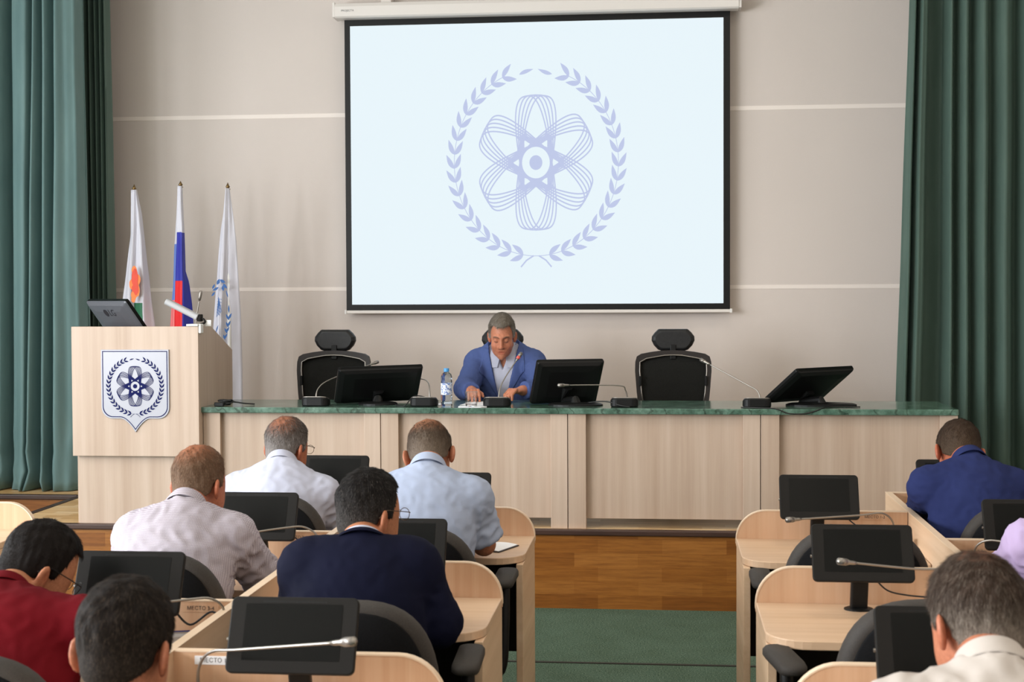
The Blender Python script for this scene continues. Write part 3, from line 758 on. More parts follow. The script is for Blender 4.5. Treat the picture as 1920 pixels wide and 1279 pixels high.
# ------------------------------------------------------------------ things on the table
bt = thing('water_bottle', 'clear plastic water bottle with blue cap and white label', 'bottle', (-1.17, 7.85, ZT))
pr = [(.028, 0), (.031, .004), (.031, .02), (.028, .028), (.031, .036), (.031, .135), (.029, .15), (.031, .16), (.026, .176), (.0125, .188), (.0125, .196)]
obj('body', MB().lathe(pr, (-1.17, 7.85, ZT+.001), 26), 'bottle', bt, smooth=True)
obj('cap', MB().lathe([(.0145, .190), (.0148, .192), (.0148, .207), (.013, .209)], (-1.17, 7.85, ZT), 18), 'blue_cap', bt)
def blabel():
    m, nt, b = base_mat('printed_bottle_label'); v = coords(nt, (1, 1, 1))
    n = N(nt, 'ShaderNodeTexNoise'); n.inputs['Scale'].default_value = 90; n.inputs['Detail'].default_value = 2
    nt.links.new(v, n.inputs['Vector'])
    nt.links.new(ramp(nt, n.outputs['Fac'], [(.46, (222, 226, 236)), (.56, (110, 130, 180))]), b.inputs['Base Color']); b.inputs['Roughness'].default_value = .4
    return m
MW['bottle_label'] = blabel()
obj('label', MB().lathe([(.0316, .065), (.0316, .128)], (-1.17, 7.85, ZT), 26, cap=False), 'bottle_label', bt, smooth=True)
gl = MB().lathe([(.0295, 0), (.031, .002), (.0345, .079), (.0330, .0805), (.0318, .079), (.0285, .012), (.010, .010)], (-1.027, 7.80, ZT+.0045), 26)
tag(obj('drinking_glass', gl, 'glass', smooth=False, loc=(-1.027, 7.80, ZT+.0045)), 'small clear drinking glass beside the bottle on the table edge', 'glass')
mb = MB(); mb.prism([(-.075, -.045), (-.02, -.052), (.05, -.05), (.078, -.02), (.07, .03), (.02, .05), (-.05, .045), (-.08, .01)], lambda a, b: (-1.02+a, 7.812+b, ZT+.0008), lambda a, b: (-1.02+a, 7.812+b, ZT+.0045))
tag(obj('napkin', mb, 'paper', loc=(-1.02, 7.81, ZT)), 'white folded napkin under the drinking glass', 'napkin')
mb = MB(); mb.prism([(-.105, -.148), (.105, -.148), (.105, .148), (-.105, .148)], lambda a, b: (-.99+a*.98+b*.1, 8.05+b*.98-a*.1, ZT+.0008), lambda a, b: (-.99+a*.98+b*.1, 8.05+b*.98-a*.1, ZT+.003))
tag(obj('paper_sheets', mb, 'paper', loc=(-.99, 8.05, ZT)), 'white papers lying before the speaker, under his hands', 'paper')
mb = MB(); mb.prism([(-.105, -.06), (.09, -.07), (.10, .07), (-.10, .075)], lambda a, b: (-1.26+a*.8, 7.99+b, ZT+.0008), lambda a, b: (-1.26+a*.8, 7.99+b, ZT+.002))
tag(obj('paper_sheets', mb, 'paper', loc=(-1.26, 7.99, ZT)), 'loose white sheet lying behind the water bottle', 'paper')
# tangled cable at the left end
rnd = random.Random(3); pts = [(-2.45, 7.84, ZT+.006)]
for i in range(16):
    a = i*1.9; pts.append((-2.41+.045*math.cos(a)*rnd.uniform(.5, 1.1), 7.84+.03*math.sin(a), ZT+.008+.024*abs(math.sin(i*.7))))
pts += [(-2.36, 7.86, ZT+.02), (-2.31, 7.87, ZT+.012), (-2.26, 7.9, ZT+.006)]
cb = thing('cable_bundle', 'tangled black cable lying on the marble beside the lectern', 'cable', (-2.41, 7.84, ZT))
obj('cable', MB().tube(smooth_path(pts, 5), .0042, 7), 'cable', cb, smooth=True)
obj('plug', MB().prism(rrect(.055, .024, .006, 3), lambda a, b: (-2.43+a, 7.80+b, ZT+.001), lambda a, b: (-2.43+a, 7.80+b, ZT+.022)), 'black', cb, bevel=.003)
def cable(label, pts, r=.0032):
    L = pts[0]
    return tag(obj('cable', MB().tube(smooth_path(pts, 7), r, 7), 'cable', smooth=True, loc=L), label, 'cable')
cable('black cable looping over the marble front edge below the right monitor', [(.42, 7.80, ZT+.004), (.52, 7.76, ZT+.004), (.60, 7.737, ZT+.001), (.66, 7.735, ZT-.022), (.74, 7.735, ZT-.024), (.80, 7.736, ZT-.01), (.84, 7.75, ZT+.004), (.90, 7.85, ZT+.004), (1.05, 7.86, ZT+.004)])
cable('black cable running from the squarish monitor to the microphone beside it', [(-.40, 7.90, ZT+.02), (-.30, 7.84, ZT+.03), (-.22, 7.80, ZT+.012), (-.17, 7.79, ZT+.005)])
cable('black cable between the wide monitor and the microphone beside the bottle', [(-1.46, 7.88, ZT+.006), (-1.40, 7.83, ZT+.004), (-1.36, 7.86, ZT+.05), (-1.32, 7.90, ZT+.052), (-1.25, 7.93, ZT+.03)])

# ------------------------------------------------------------------ audience desks
ZD, ZP = .75, .857
def desk(sign, x, y, label, txt=None, tx=.12, far=False):
    """sign -1: rounded aisle end on the right, desk runs to -x; sign +1: mirrored"""
    t = thing('conference_desk', label, 'desk', (x, y, 0), 'seat wide conference desks of the hall')
    W = .634; R = .112
    def X(a): return x+sign*a
    arc = [(R-R*math.cos(.5*PI*i/10), ZP-R+R*math.sin(.5*PI*i/10)) for i in range(11)]
    poly = arc+[(W, ZP), (W, ZD-.03), (0, ZD-.03)]
    pn = obj('back_panel', MB().prism(poly, lambda a, z: (X(a), y, z), lambda a, z: (X(a), y+.022, z)), 'desk_panel', t)
    # pale edging along the top and round the end
    e = [(0, ZD-.02)]+arc+[(W, ZP)]
    rows = []
    for a, z in e: pass
    mb = MB(); pp = []
    for i, (a, z) in enumerate(e):
        p = Vector(e[max(i-1, 0)]); q = Vector(e[min(i+1, len(e)-1)]); d = (q-p).normalized(); n = Vector((-d[1], d[0]))
        pp.append([(X(a+n[0]*.0016), y-.0012, z+n[1]*.0016), (X(a+n[0]*.0016), y+.0232, z+n[1]*.0016), (X(a-n[0]*.002), y+.0232, z-n[1]*.002), (X(a-n[0]*.002), y-.0012, z-n[1]*.002)])
    mb.rings(pp, cap=True); obj('edging', mb, 'edge', pn)
    D = .485; r = .115
    top = [(0, 0), (0, -D+r)]+[(r-r*math.cos(.5*PI*i/8), -D+r-r*math.sin(.5*PI*i/8)) for i in range(1, 9)]+[(W, -D), (W, 0)]
    obj('desktop', MB().prism(top, lambda a, b: (X(a), y+b, ZD-.025), lambda a, b: (X(a), y+b, ZD)), 'wood_h', t, bevel=.003)
    obj('side_panel', MB().box(*sorted((X(.002), X(.026))), y-.46, y+.02, 0, ZD-.026), 'wood_d', t, bevel=.002)
    obj('modesty_panel', MB().box(*sorted((X(.027), X(W-.004))), y-.06, y-.042, .317, ZD-.026), 'wood_shaded', t)
    if far: obj('side_panel', MB().box(*sorted((X(W-.026), X(W-.002))), y-.46, y+.02, 0, ZD-.026), 'wood_d', t, bevel=.002)
    if txt:
        pl = obj('seat_label', MB().box(*sorted((X(W-tx-.05), X(W-tx+.05))), y-.0012, y, ZP-.030, ZP-.010), 'paper' if tx == .10 else 'desk_panel', t)
        obj('lettering', text_mb(txt, .0145, lambda a, b: (X(W-tx)+a, y-.0018, ZP-.020+b)), 'dark_ink', pl)
    return t
def partition(x, y0, y1, label):
    t = thing('partition_panel', label, 'partition', (x, y0, 0))
    obj('panel', MB().box(x-.011, x+.011, y0, y1, 0, ZP), 'wood_d', t)
    obj('edging', MB().box(x-.0125, x+.0125, y0-.001, y1+.001, ZP, ZP+.002), 'edge', t)
YR = [5.5346, 4.381, 3.2274]; YS = [6.07, 4.92, 3.77]
XA, XB = -.486, .280
desk(-1, XA, YR[0], 'front row desk left of the aisle, with a notebook on it')
desk(-1, XA, YR[1], 'desk left of the aisle, used by the man in the navy jacket')
desk(-1, XA, YR[2], 'nearest desk left of the aisle, with the large tablet', 'МЕСТО 1-2', .10)
desk(1, XB, YR[0], 'front row desk right of the aisle, unoccupied', 'МЕСТО 1-2', .12)
desk(1, XB, YR[1], 'second row desk right of the aisle, unoccupied')
desk(1, XB, YR[2], 'nearest desk right of the aisle, cut by the lower picture edge')
XL2, XR2 = -1.142-.634, .939+.634
desk(1, XL2, YS[0], 'desk of the man in the plain white shirt')
desk(1, XL2, YS[1], 'desk of the man in the checked shirt', 'МЕСТО 2-4', .12)
desk(1, XL2, YS[2], 'desk of the man in the red shirt', 'МЕСТО 3-4', .09)
desk(-1, XR2, YS[0], 'desk of the man in the dark blue shirt', 'МЕСТО 1-1', .55)
desk(-1, XR2, YS[1], 'desk of the person in the lilac shirt', 'МЕСТО 2-1', .55)
desk(-1, -2.485, YR[0], 'rounded desk end of the far left block, at the left picture edge', None, .12, True)
partition(-1.131, 2.0, YS[0]+.022, 'long beech partition between the seats of the left block')
partition(.928, 2.0, YS[0]+.022, 'long beech partition between the seats of the right block')

# ------------------------------------------------------------------ tablets on the desks
def tablet(x, y, label, yaw=0., th=24, tw=.286, thh=.168, zc=.932):
    t = thing('desk_tablet', label, 'tablet', (x, y+.085, ZD), 'tablets on the audience desks')
    F = frame_pts((x, y, zc), yaw, -math.radians(th))
    o = rrect(tw, thh, .014, 5); i = rrect(tw*.76, thh*.74, .002, 2)
    bz = obj('housing', MB().prism(o, lambda a, b: F(a, b, -.016), lambda a, b: F(a, b, 0)), 'charcoal', t, bevel=.003)
    obj('screen', MB().prism(i, lambda a, b: F(a, b+.006, -.001), lambda a, b: F(a, b+.006, .0006)), 'screen_off', t)
    obj('knob', MB().tube([F(-tw/2-.004, -.01, -.008), F(-tw/2+.002, -.01, -.008)], .004, 10), 'silver', bz)
    obj('speaker_slot', MB().prism(rrect(tw*.5, .003, .001, 2), lambda a, b: F(a, b+thh*.435, -.001), lambda a, b: F(a, b+thh*.435, .0005)), 'black', bz)
    q = Vector(F(0, -.03, -.02))
    obj('stand', MB().prism(rrect(.05, .03, .008, 4), lambda a, b: (x+a, y+.085+b, ZD+.004), lambda a, b: (q[0]+a, max(q[1]+.012, y+.045)+b*.9, q[2]+.01)), 'black', t)
    obj('foot', MB().lathe([(1, 0), (1, .004), (.8, .007)], (x, y+.085, ZD), 24, sx=.042, sy=.034), 'black', t)
    return t
tablet(-.782, 5.38, 'tablet half hidden by the man in the light blue shirt')
tablet(-.780, 4.24, 'tablet before the man in the navy jacket')
tablet(-.805, 3.09, 'large dark tablet on the nearest desk left of the aisle, behind a microphone')
tablet(-1.36, 5.93, 'tablet before the man in the plain white shirt')
tablet(-1.37, 4.78, 'tablet before the man in the checked shirt')
tablet(-1.38, 3.63, 'tablet before the man in the red shirt')
tablet(.574, 5.39, 'tablet on the unoccupied front row desk right of the aisle')
tablet(.572, 4.22, 'tablet on the unoccupied second row desk right of the aisle, black stand visible')
tablet(.588, 3.08, 'tablet at the lower right, left of the grey haired man in the off white shirt', zc=.938)
tablet(1.172, 4.78, 'tablet before the person in the lilac shirt at the right picture edge')
tablet(1.160, 5.93, 'tablet behind the left shoulder of the man in the dark blue shirt')
G2 = 'microphones on the audience desks'
mic('desk microphone on the unoccupied front row desk right of the aisle', (.83, 5.36, ZD), [(.835, 5.35, .785), (.832, 5.34, .845), (.79, 5.31, .884), (.70, 5.25, .886), (.47, 5.08, .895)], light=True, group=G2, scale=.9)
mic('desk microphone crossing the tablet of the second row desk right of the aisle', (.84, 4.24, ZD), [(.845, 4.24, .785), (.84, 4.22, .87), (.79, 4.17, .896), (.70, 4.11, .908), (.51, 3.96, .95)], light=True, group=G2, scale=.9)
mic('long desk microphone crossing the nearest tablet left of the aisle', (-1.03, 3.14, ZD), [(-1.03, 3.13, .785), (-1.022, 3.11, .85), (-.985, 3.08, .893), (-.90, 3.02, .915), (-.66, 2.88, .968)], light=True, group=G2, scale=.9)
mic('desk microphone beside the tablet of the man in the checked shirt', (-1.235, 4.83, ZD), [(-1.19, 4.82, .785), (-1.155, 4.78, .86), (-1.19, 4.74, .902), (-1.25, 4.70, .905), (-1.36, 4.60, .90)], light=True, group=G2, scale=.8)
mic('desk microphone with small display on the desk of the man in the red shirt', (-1.235, 3.68, ZD), [(-1.20, 3.69, .785), (-1.135, 3.66, .85), (-1.155, 3.63, .892), (-1.21, 3.58, .90), (-1.36, 3.45, .90)], light=True, group=G2, yaw=.25)
mic('desk microphone arching on the desk of the person in the lilac shirt', (1.02, 4.80, ZD), [(1.015, 4.79, .785), (1.0, 4.77, .85), (1.03, 4.74, .885), (1.10, 4.70, .885), (1.22, 4.60, .885)], light=True, group=G2, scale=.8)
cable('black cable below the tablet of the second row desk right of the aisle', [(.62, 4.34, .84), (.66, 4.345, .80), (.72, 4.35, .785), (.80, 4.33, .783)], .0025)
cable('black cable below the tablet of the front row desk right of the aisle', [(.64, 5.47, .87), (.68, 5.48, .845), (.72, 5.46, .815), (.80, 5.42, .786)], .0025)
cable('black cables curling on the desk of the man in the red shirt', [(-1.29, 3.72, .845), (-1.25, 3.735, .80), (-1.19, 3.74, .835), (-1.155, 3.74, .79), (-1.16, 3.72, .765)], .003)
cable('black cable by the tablet of the man in the checked shirt', [(-1.27, 4.86, .865), (-1.24, 4.87, .835), (-1.18, 4.87, .83), (-1.15, 4.86, .80)], .0025)
# notebook on the front row desk left of the aisle
nb = thing('notebook', 'open white notebook on the front row desk left of the aisle', 'notebook', (-.62, 5.22, ZD))
def NB(a, b, z): return (-.655+a*.93+b*.36, 5.27+b*.93-a*.36, ZD+z)
obj('cover', MB().prism([(-.11, -.08), (.11, -.08), (.11, .08), (-.11, .08)], lambda a, b: NB(a, b, .001), lambda a, b: NB(a, b, .004)), 'dark_ink', nb)
mb = MB(); rows = []
for i in range(13):
    a = -.105+.21*i/12; z = .006+.012*abs(math.sin(PI*(i/12)*2))*(.4+.6*(i/12 < .5))
    rows.append([NB(a, -.077, .0045), NB(a, -.077, z), NB(a, .077, z), NB(a, .077, .0045)])
mb.rings(rows, cap=True); obj('pages', mb, 'paper', nb)

# ------------------------------------------------------------------ audience chairs
def aud_chair(x, y, label, rz=0.):
    t = thing('conference_chair', label, 'chair', (0, 0, 0), 'upholstered chairs of the audience')
    def outline(w, z0, z1, k=1.):
        pts = []
        for i in range(25):          # top arch
            a = PI*i/24; ca, sa = math.cos(a), math.sin(a)
            pts.append((w*math.copysign(abs(ca)**.62, ca), z1-.26+.26*abs(sa)**.80))
        pts += [(-w*.97, z0+.12), (-w*.86, z0+.03), (-w*.7, z0), (w*.7, z0), (w*.86, z0+.03), (w*.97, z0+.12)]
        return pts
    O = outline(.232, .50, .948); c = (0, .73)
    def P(p, s, d):
        px, pz = p[0]*s, c[1]+(p[1]-c[1])*s
        return (px, -.205-.09*(pz-.5)/.45+d-.35*px*px*-1*.6, pz)
    rows = [[P(p, s, d) for p in O] for s, d in ((.90, .034), (.965, .028), (1., .008), (1., -.014), (.972, -.032), (.90, -.040))]
    obj('backrest', MB().rings(rows, cap=True), 'shell', t, smooth=True)
    rows = [[P(p, s, d) for p in O] for s, d in ((.90, -.038), (.885, -.047), (.5, -.05))]
    obj('rear_shell', MB().rings(rows, cap=True), 'fabric_black', t, smooth=True)
    mb = MB(); mb.prism(rrect(.47, .46, .09, 6), lambda a, b: (a, b+.03, .41), lambda a, b: (a, b+.03, .48)); obj('seat', mb, 'fabric_black', t, bevel=.025, seg=3)
    obj('back_bracket', MB().box(-.04, .04, -.27, -.10, .37, .41).box(-.04, .04, -.285, -.262, .37, .66), 'black', t, bevel=.006)
    for s in (-1, 1):
        mb = MB(); mb.tube(smooth_path([(s*.20, .0, .40), (s*.262, .0, .42), (s*.273, .02, .55), (s*.272, .05, .70)], 5), [.018]*16, 10)
        ar = obj('armrest', mb, 'black', t, smooth=True)
        r = rrect(.072, .25, .034, 6)
        rows = [[(s*.272+a*k, .07+b*k, z) for a, b in r] for k, z in ((.86, .700), (1., .708), (1., .722), (.88, .732))]
        obj('pad', MB().rings(rows, cap=True), 'shell', ar, smooth=True)
    swivel(t, 0, .02, 0, .41)
    return t
ch0 = aud_chair(0, 0, '')
def place(x, y, label, rz=0., first=[True]):
    if first[0]:
        first[0] = False; ch0.location = (x, y, 0); ch0.rotation_euler = (0, 0, rz); ch0['label'] = label; ROOTLOC[ch0.name] = Vector((x, y, 0))
    else: copy_tree(ch0, (x, y, 0), rz, label)
place(-.80, 4.80, 'dark chair of the man in the light blue shirt')
place(-.775, 3.68, 'dark chair of the man in the navy jacket', .04)
place(-1.455, 5.50, 'dark chair of the man in the plain white shirt')
place(-1.462, 4.28, 'dark chair of the man in the checked shirt')
place(-1.452, 3.10, 'dark chair of the man in the red shirt', .03)
place(.605, 4.86, 'empty dark chair at the front row desk right of the aisle')
place(.598, 3.80, 'empty dark chair at the second row desk right of the aisle', .16)
place(1.25, 5.42, 'dark chair of the man in the dark blue shirt')
place(1.256, 4.25, 'dark chair of the person in the lilac shirt')
place(.60, 2.45, 'dark chair of the grey haired man in the off white shirt')
place(-.802, 2.28, 'dark chair of the dark haired man in the near left foreground')
# ------------------------------------------------------------------ people: smooth distance fields meshed by surface nets
f32 = np.float32
def V3(p): return np.array(p, dtype=np.float64)
def unit_(v): v = V3(v); return v/np.linalg.norm(v)
def smin(a, b, k):
    h = np.clip(.5+.5*(b-a)/k, 0, 1); return b+(a-b)*h-k*h*(1-h)
def smax(a, b, k): return -smin(-a, -b, k)
def cap_(P, a, b, ra, rb):
    a = V3(a); b = V3(b); ba = b-a; l2 = ba@ba
    X, Y, Z = P[0]-f32(a[0]), P[1]-f32(a[1]), P[2]-f32(a[2])
    t = np.clip((X*f32(ba[0])+Y*f32(ba[1])+Z*f32(ba[2]))/f32(l2), 0, 1)
    X = X-t*f32(ba[0]); Y = Y-t*f32(ba[1]); Z = Z-t*f32(ba[2])
    return np.sqrt(X*X+Y*Y+Z*Z)-(f32(ra)+t*f32(rb-ra))
def ell_(P, c, r, A=None):
    c = V3(c); X, Y, Z = P[0]-f32(c[0]), P[1]-f32(c[1]), P[2]-f32(c[2])
    if A is not None:
        X, Y, Z = [X*f32(a[0])+Y*f32(a[1])+Z*f32(a[2]) for a in A]
    x, y, z = X/f32(r[0]), Y/f32(r[1]), Z/f32(r[2])
    k0 = np.sqrt(x*x+y*y+z*z); x, y, z = x/f32(r[0]), y/f32(r[1]), z/f32(r[2])
    k1 = np.sqrt(x*x+y*y+z*z)+f32(1e-6)
    return k0*(k0-1)/k1
def sph_(P, c, r): return np.sqrt((P[0]-f32(c[0]))**2+(P[1]-f32(c[1]))**2+(P[2]-f32(c[2]))**2)-f32(r)
def plane_(P, c, n):
    return (P[0]-f32(c[0]))*f32(n[0])+(P[1]-f32(c[1]))*f32(n[1])+(P[2]-f32(c[2]))*f32(n[2])
def axis(lo, hi, coarse, fine=()):
    """grid line positions: coarse spacing with finer stretches (a, b, step)"""
    out = [lo]; x = lo
    while x < hi:
        st = coarse
        for a, b, s in fine:
            if a-1e-6 <= x < b: st = min(st, s)
        x += st; out.append(x)
    return np.array(out, dtype=f32)
def grid(ax): return np.meshgrid(*ax, indexing='ij')
def nets(F, ax):
    nx, ny, nz = F.shape; S = F < 0
    cs = sum(S[i:nx-1+i, j:ny-1+j, k:nz-1+k].astype(np.int8) for i in (0, 1) for j in (0, 1) for k in (0, 1))
    act = (cs > 0) & (cs < 8); idx = np.full(act.shape, -1, np.int64); I = np.argwhere(act); idx[act] = np.arange(len(I))
    acc = np.zeros((len(I), 3)); cnt = np.zeros(len(I))
    C = {}
    for i in (0, 1):
        for j in (0, 1):
            for k in (0, 1):
                a, b, c = I[:, 0]+i, I[:, 1]+j, I[:, 2]+k
                C[i, j, k] = (F[a, b, c].astype(float), np.stack([ax[0][a], ax[1][b], ax[2][c]], 1).astype(float))
    for p in C:
        for d in range(3):
            if p[d] == 0:
                q = list(p); q[d] = 1; q = tuple(q)
                f0, p0 = C[p]; f1, p1 = C[q]; m = (f0 < 0) != (f1 < 0)
                t = np.where(m, f0/np.where(m, f0-f1, 1), 0)[:, None]
                acc += np.where(m[:, None], p0+(p1-p0)*t, 0); cnt += m
    V = acc/cnt[:, None]; Q = []
    for d in range(3):
        sl0 = [slice(1, -1)]*3; sl0[d] = slice(0, -1); sl1 = list(sl0); sl1[d] = slice(1, None)
        a, b = S[tuple(sl0)], S[tuple(sl1)]
        for flip in (0, 1):
            E = np.argwhere((a & ~b) if not flip else (~a & b))
            if not len(E): continue
            e = E.copy()
            for q in range(3):
                if q != d: e[:, q] += 1
            u, v = (d+1) % 3, (d+2) % 3
            def cell(du, dv):
                c = e.copy(); c[:, u] += du; c[:, v] += dv
                return idx[c[:, 0], c[:, 1], c[:, 2]]
            q = np.stack([cell(-1, -1), cell(0, -1), cell(0, 0), cell(-1, 0)], 1)
            Q.append(q[:, ::-1] if flip else q)
    return V, np.concatenate(Q)
def np_obj(name, V, Q, mats, parent, L, attr=None, smooth=True):
    me = bpy.data.meshes.new(name); V = V-V3(L)
    me.vertices.add(len(V)); me.vertices.foreach_set('co', V.astype(f32).ravel())
    me.loops.add(Q.size); me.loops.foreach_set('vertex_index', Q.astype(np.int32).ravel())
    me.polygons.add(len(Q)); me.polygons.foreach_set('loop_start', np.arange(0, Q.size, Q.shape[1], dtype=np.int32))
    me.update(calc_edges=True); me.validate()
    if smooth: me.polygons.foreach_set('use_smooth', [True]*len(me.polygons))
    for m in (mats if isinstance(mats, list) else [mats]): me.materials.append(MW[m] if isinstance(m, str) else m)
    if attr is not None:
        a = me.color_attributes.new('tone', 'FLOAT_COLOR', 'POINT')
        a.data.foreach_set('color', np.concatenate([attr, np.ones((len(attr), 1))], 1).astype(f32).ravel())
    o = bpy.data.objects.new(name, me); COL.objects.link(o)
    if parent: o.parent = parent
    else: o.location = L
    ROOTLOC[o.name] = Vector(L)
    return o
def vnormals(V, Q):
    n = np.cross(V[Q[:, 2]]-V[Q[:, 0]], V[Q[:, 3]]-V[Q[:, 1]]); N_ = np.zeros_like(V)
    for k in range(4): np.add.at(N_, Q[:, k], n)
    return N_/(np.linalg.norm(N_, axis=1)[:, None]+1e-12)
def tone_mat(name, rough, spec, sss=0., bmp=None):
    m, nt, b = base_mat(name); a = N(nt, 'ShaderNodeAttribute', attribute_name='tone')
    c = a.outputs['Color']
    if bmp:
        v = coords(nt, (1, 1, 1)); n = noise_tex(nt, v, bmp[0], 3, .6)
        c = mix(nt, 1.0, c, ramp(nt, n, [(.3, (226, 222, 220)), (.7, (255, 255, 255))]), 'MULTIPLY'); bump(nt, b, n, bmp[1], .002)
    nt.links.new(c, b.inputs['Base Color']); b.inputs['Roughness'].default_value = rough; b.inputs['Specular IOR Level'].default_value = spec
    if sss:
        b.inputs['Subsurface Weight'].default_value = sss; b.inputs['Subsurface Radius'].default_value = (.012, .005, .003); b.inputs['Subsurface Scale'].default_value = .6
    return m
MW['skin'] = tone_mat('skin', .5, .3, 0., (140, .12))
MW['hair'] = tone_mat('hair', .7, .12)
def fabric(name, c1, c2, rough=.9, sheen=0., check=None):
    m, nt, b = base_mat(name); v = coords(nt, (1, 1, 1))
    n = noise_tex(nt, v, 6, 3); c = ramp(nt, n, [(.3, c1), (.7, c2)])
    if check:
        sx = N(nt, 'ShaderNodeSeparateXYZ'); nt.links.new(v, sx.inputs[0])
        lines = []
        for k, sc in (('X', 1.), ('Z', 1.)):
            q = mth(nt, 'FRACT', mth(nt, 'MULTIPLY', sx.outputs[k], 1/check[0])); lines.append(mth(nt, 'LESS_THAN', q, check[1]))
        c = mix(nt, mth(nt, 'MULTIPLY', mth(nt, 'MAXIMUM', *lines), .8), c, rgb(*check[2]))
    nt.links.new(c, b.inputs['Base Color']); b.inputs['Roughness'].default_value = rough; b.inputs['Specular IOR Level'].default_value = .08
    b.inputs['Sheen Weight'].default_value = sheen
    w = noise_tex(nt, coords(nt, (420, 420, 420)), 1, 2); bump(nt, b, w, .12, .001)
    return m
MW['trousers'] = fabric('dark_trousers', (34, 34, 40), (42, 42, 48))
MW['shoe'] = mat('black_leather_shoe', (22, 20, 19), .35)
MW['gold_rim'] = mat('thin_metal_spectacles', (90, 74, 60), .3, .7)
LINC = lambda c: np.array(rgb(*c)[:3])

def rotm(yaw, pitch, roll):
    cy, sy = math.cos(math.radians(yaw)), math.sin(math.radians(yaw)); cp, sp = math.cos(math.radians(-pitch)), math.sin(math.radians(-pitch))
    cr, sr = math.cos(math.radians(roll)), math.sin(math.radians(roll))
    return np.array([[cy, -sy, 0], [sy, cy, 0], [0, 0, 1.]])@np.array([[1, 0, 0], [0, cp, -sp], [0, sp, cp]])@np.array([[cr, 0, sr], [0, 1, 0], [-sr, 0, cr]])
EARC = ((.079, -.012, -.022), (-.079, -.012, -.022))
def skull(P):
    d = ell_(P, (0, -.006, .026), (.0715, .093, .088))
    d = smin(d, ell_(P, (0, .030, -.03), (.063, .066, .085)), .03)
    return d
def head_sdf(P, face=1., jaw=1.):
    d = skull(P)
    d = smin(d, ell_(P, (0, .040, -.066), (.054*jaw, .052, .056)), .025)      # jaw
    d = smin(d, sph_(P, (0, .076, -.104), .020), .025)                    # chin
    if face:
        for s in (-1, 1):
            d = smin(d, cap_(P, (s*.012, .090, .026), (s*.046, .076, .022), .012, .009), .014)      # brow
            d = smax(d, -sph_(P, (s*.031, .106, .004), .0165), .012)                                 # socket
            d = smin(d, sph_(P, (s*.031, .078, .002), .0150), .004)                                  # closed lid over the eye
            d = smin(d, sph_(P, (s*.041, .066, -.036), .019), .025)                                  # cheek
            d = smin(d, sph_(P, (s*.0125, .099, -.037), .0085), .008)                                # nostril wing
        d = smin(d, cap_(P, (0, .094, .018), (0, .113, -.030), .0085, .0125), .012)                  # nose
        d = smin(d, cap_(P, (-.020, .086, -.064), (.020, .086, -.064), .0062, .0062), .008)          # upper lip
        d = smin(d, cap_(P, (-.016, .087, -.075), (.016, .087, -.075), .0068, .0068), .007)          # lower lip
        d = smax(d, -cap_(P, (-.021, .098, -.0695), (.021, .098, -.0695), .0030, .0030), .003)
    for s in (-1, 1):
        th = math.radians(32)*s
        A = [(math.cos(th), math.sin(th)*1, 0), (-math.sin(th), math.cos(th), .18), (0, -.18, 1)]
        e = ell_(P, (s*.083, -.015, -.020), (.0090, .0210, .0340), A)
        e = smax(e, -ell_(P, (s*.091, -.008, -.016), (.0075, .0115, .0190), A), .004)
        d = smin(d, e, .006)
    return d
def hair_sdf(P, th_top=.009, th_side=.003, recede=0., nape=0.):
    X, Y, Z = P
    up = np.clip((Z+.05)/.11, 0, 1); up = up*up*(3-2*up)
    wob = .0022*np.sin(X*150+2*np.sin(Y*90))*np.sin(Y*120+Z*80)
    d = skull(P)-(th_side+(th_top-th_side)*up)-wob
    back = smin(ell_(P, (0, -.012, -.03), (.066, .085, .075)), d, .02)
    d = smin(d, back-.002, .01)
    m1 = smin(Y-(.020+.22*Z), .078+recede-.12*(Y-.05)-Z, .012)
    m2 = (-.014+nape+np.minimum(Y, 0)*.72-Z)*.82
    m = smax(m1, m2, .010)
    for s in (-1, 1): m = smax(m, .024-np.sqrt((X-s*.086)**2+(Y+.008)**2*1.1+(Z+.024)**2*.62), .006)
    return smax(d, m, .006)

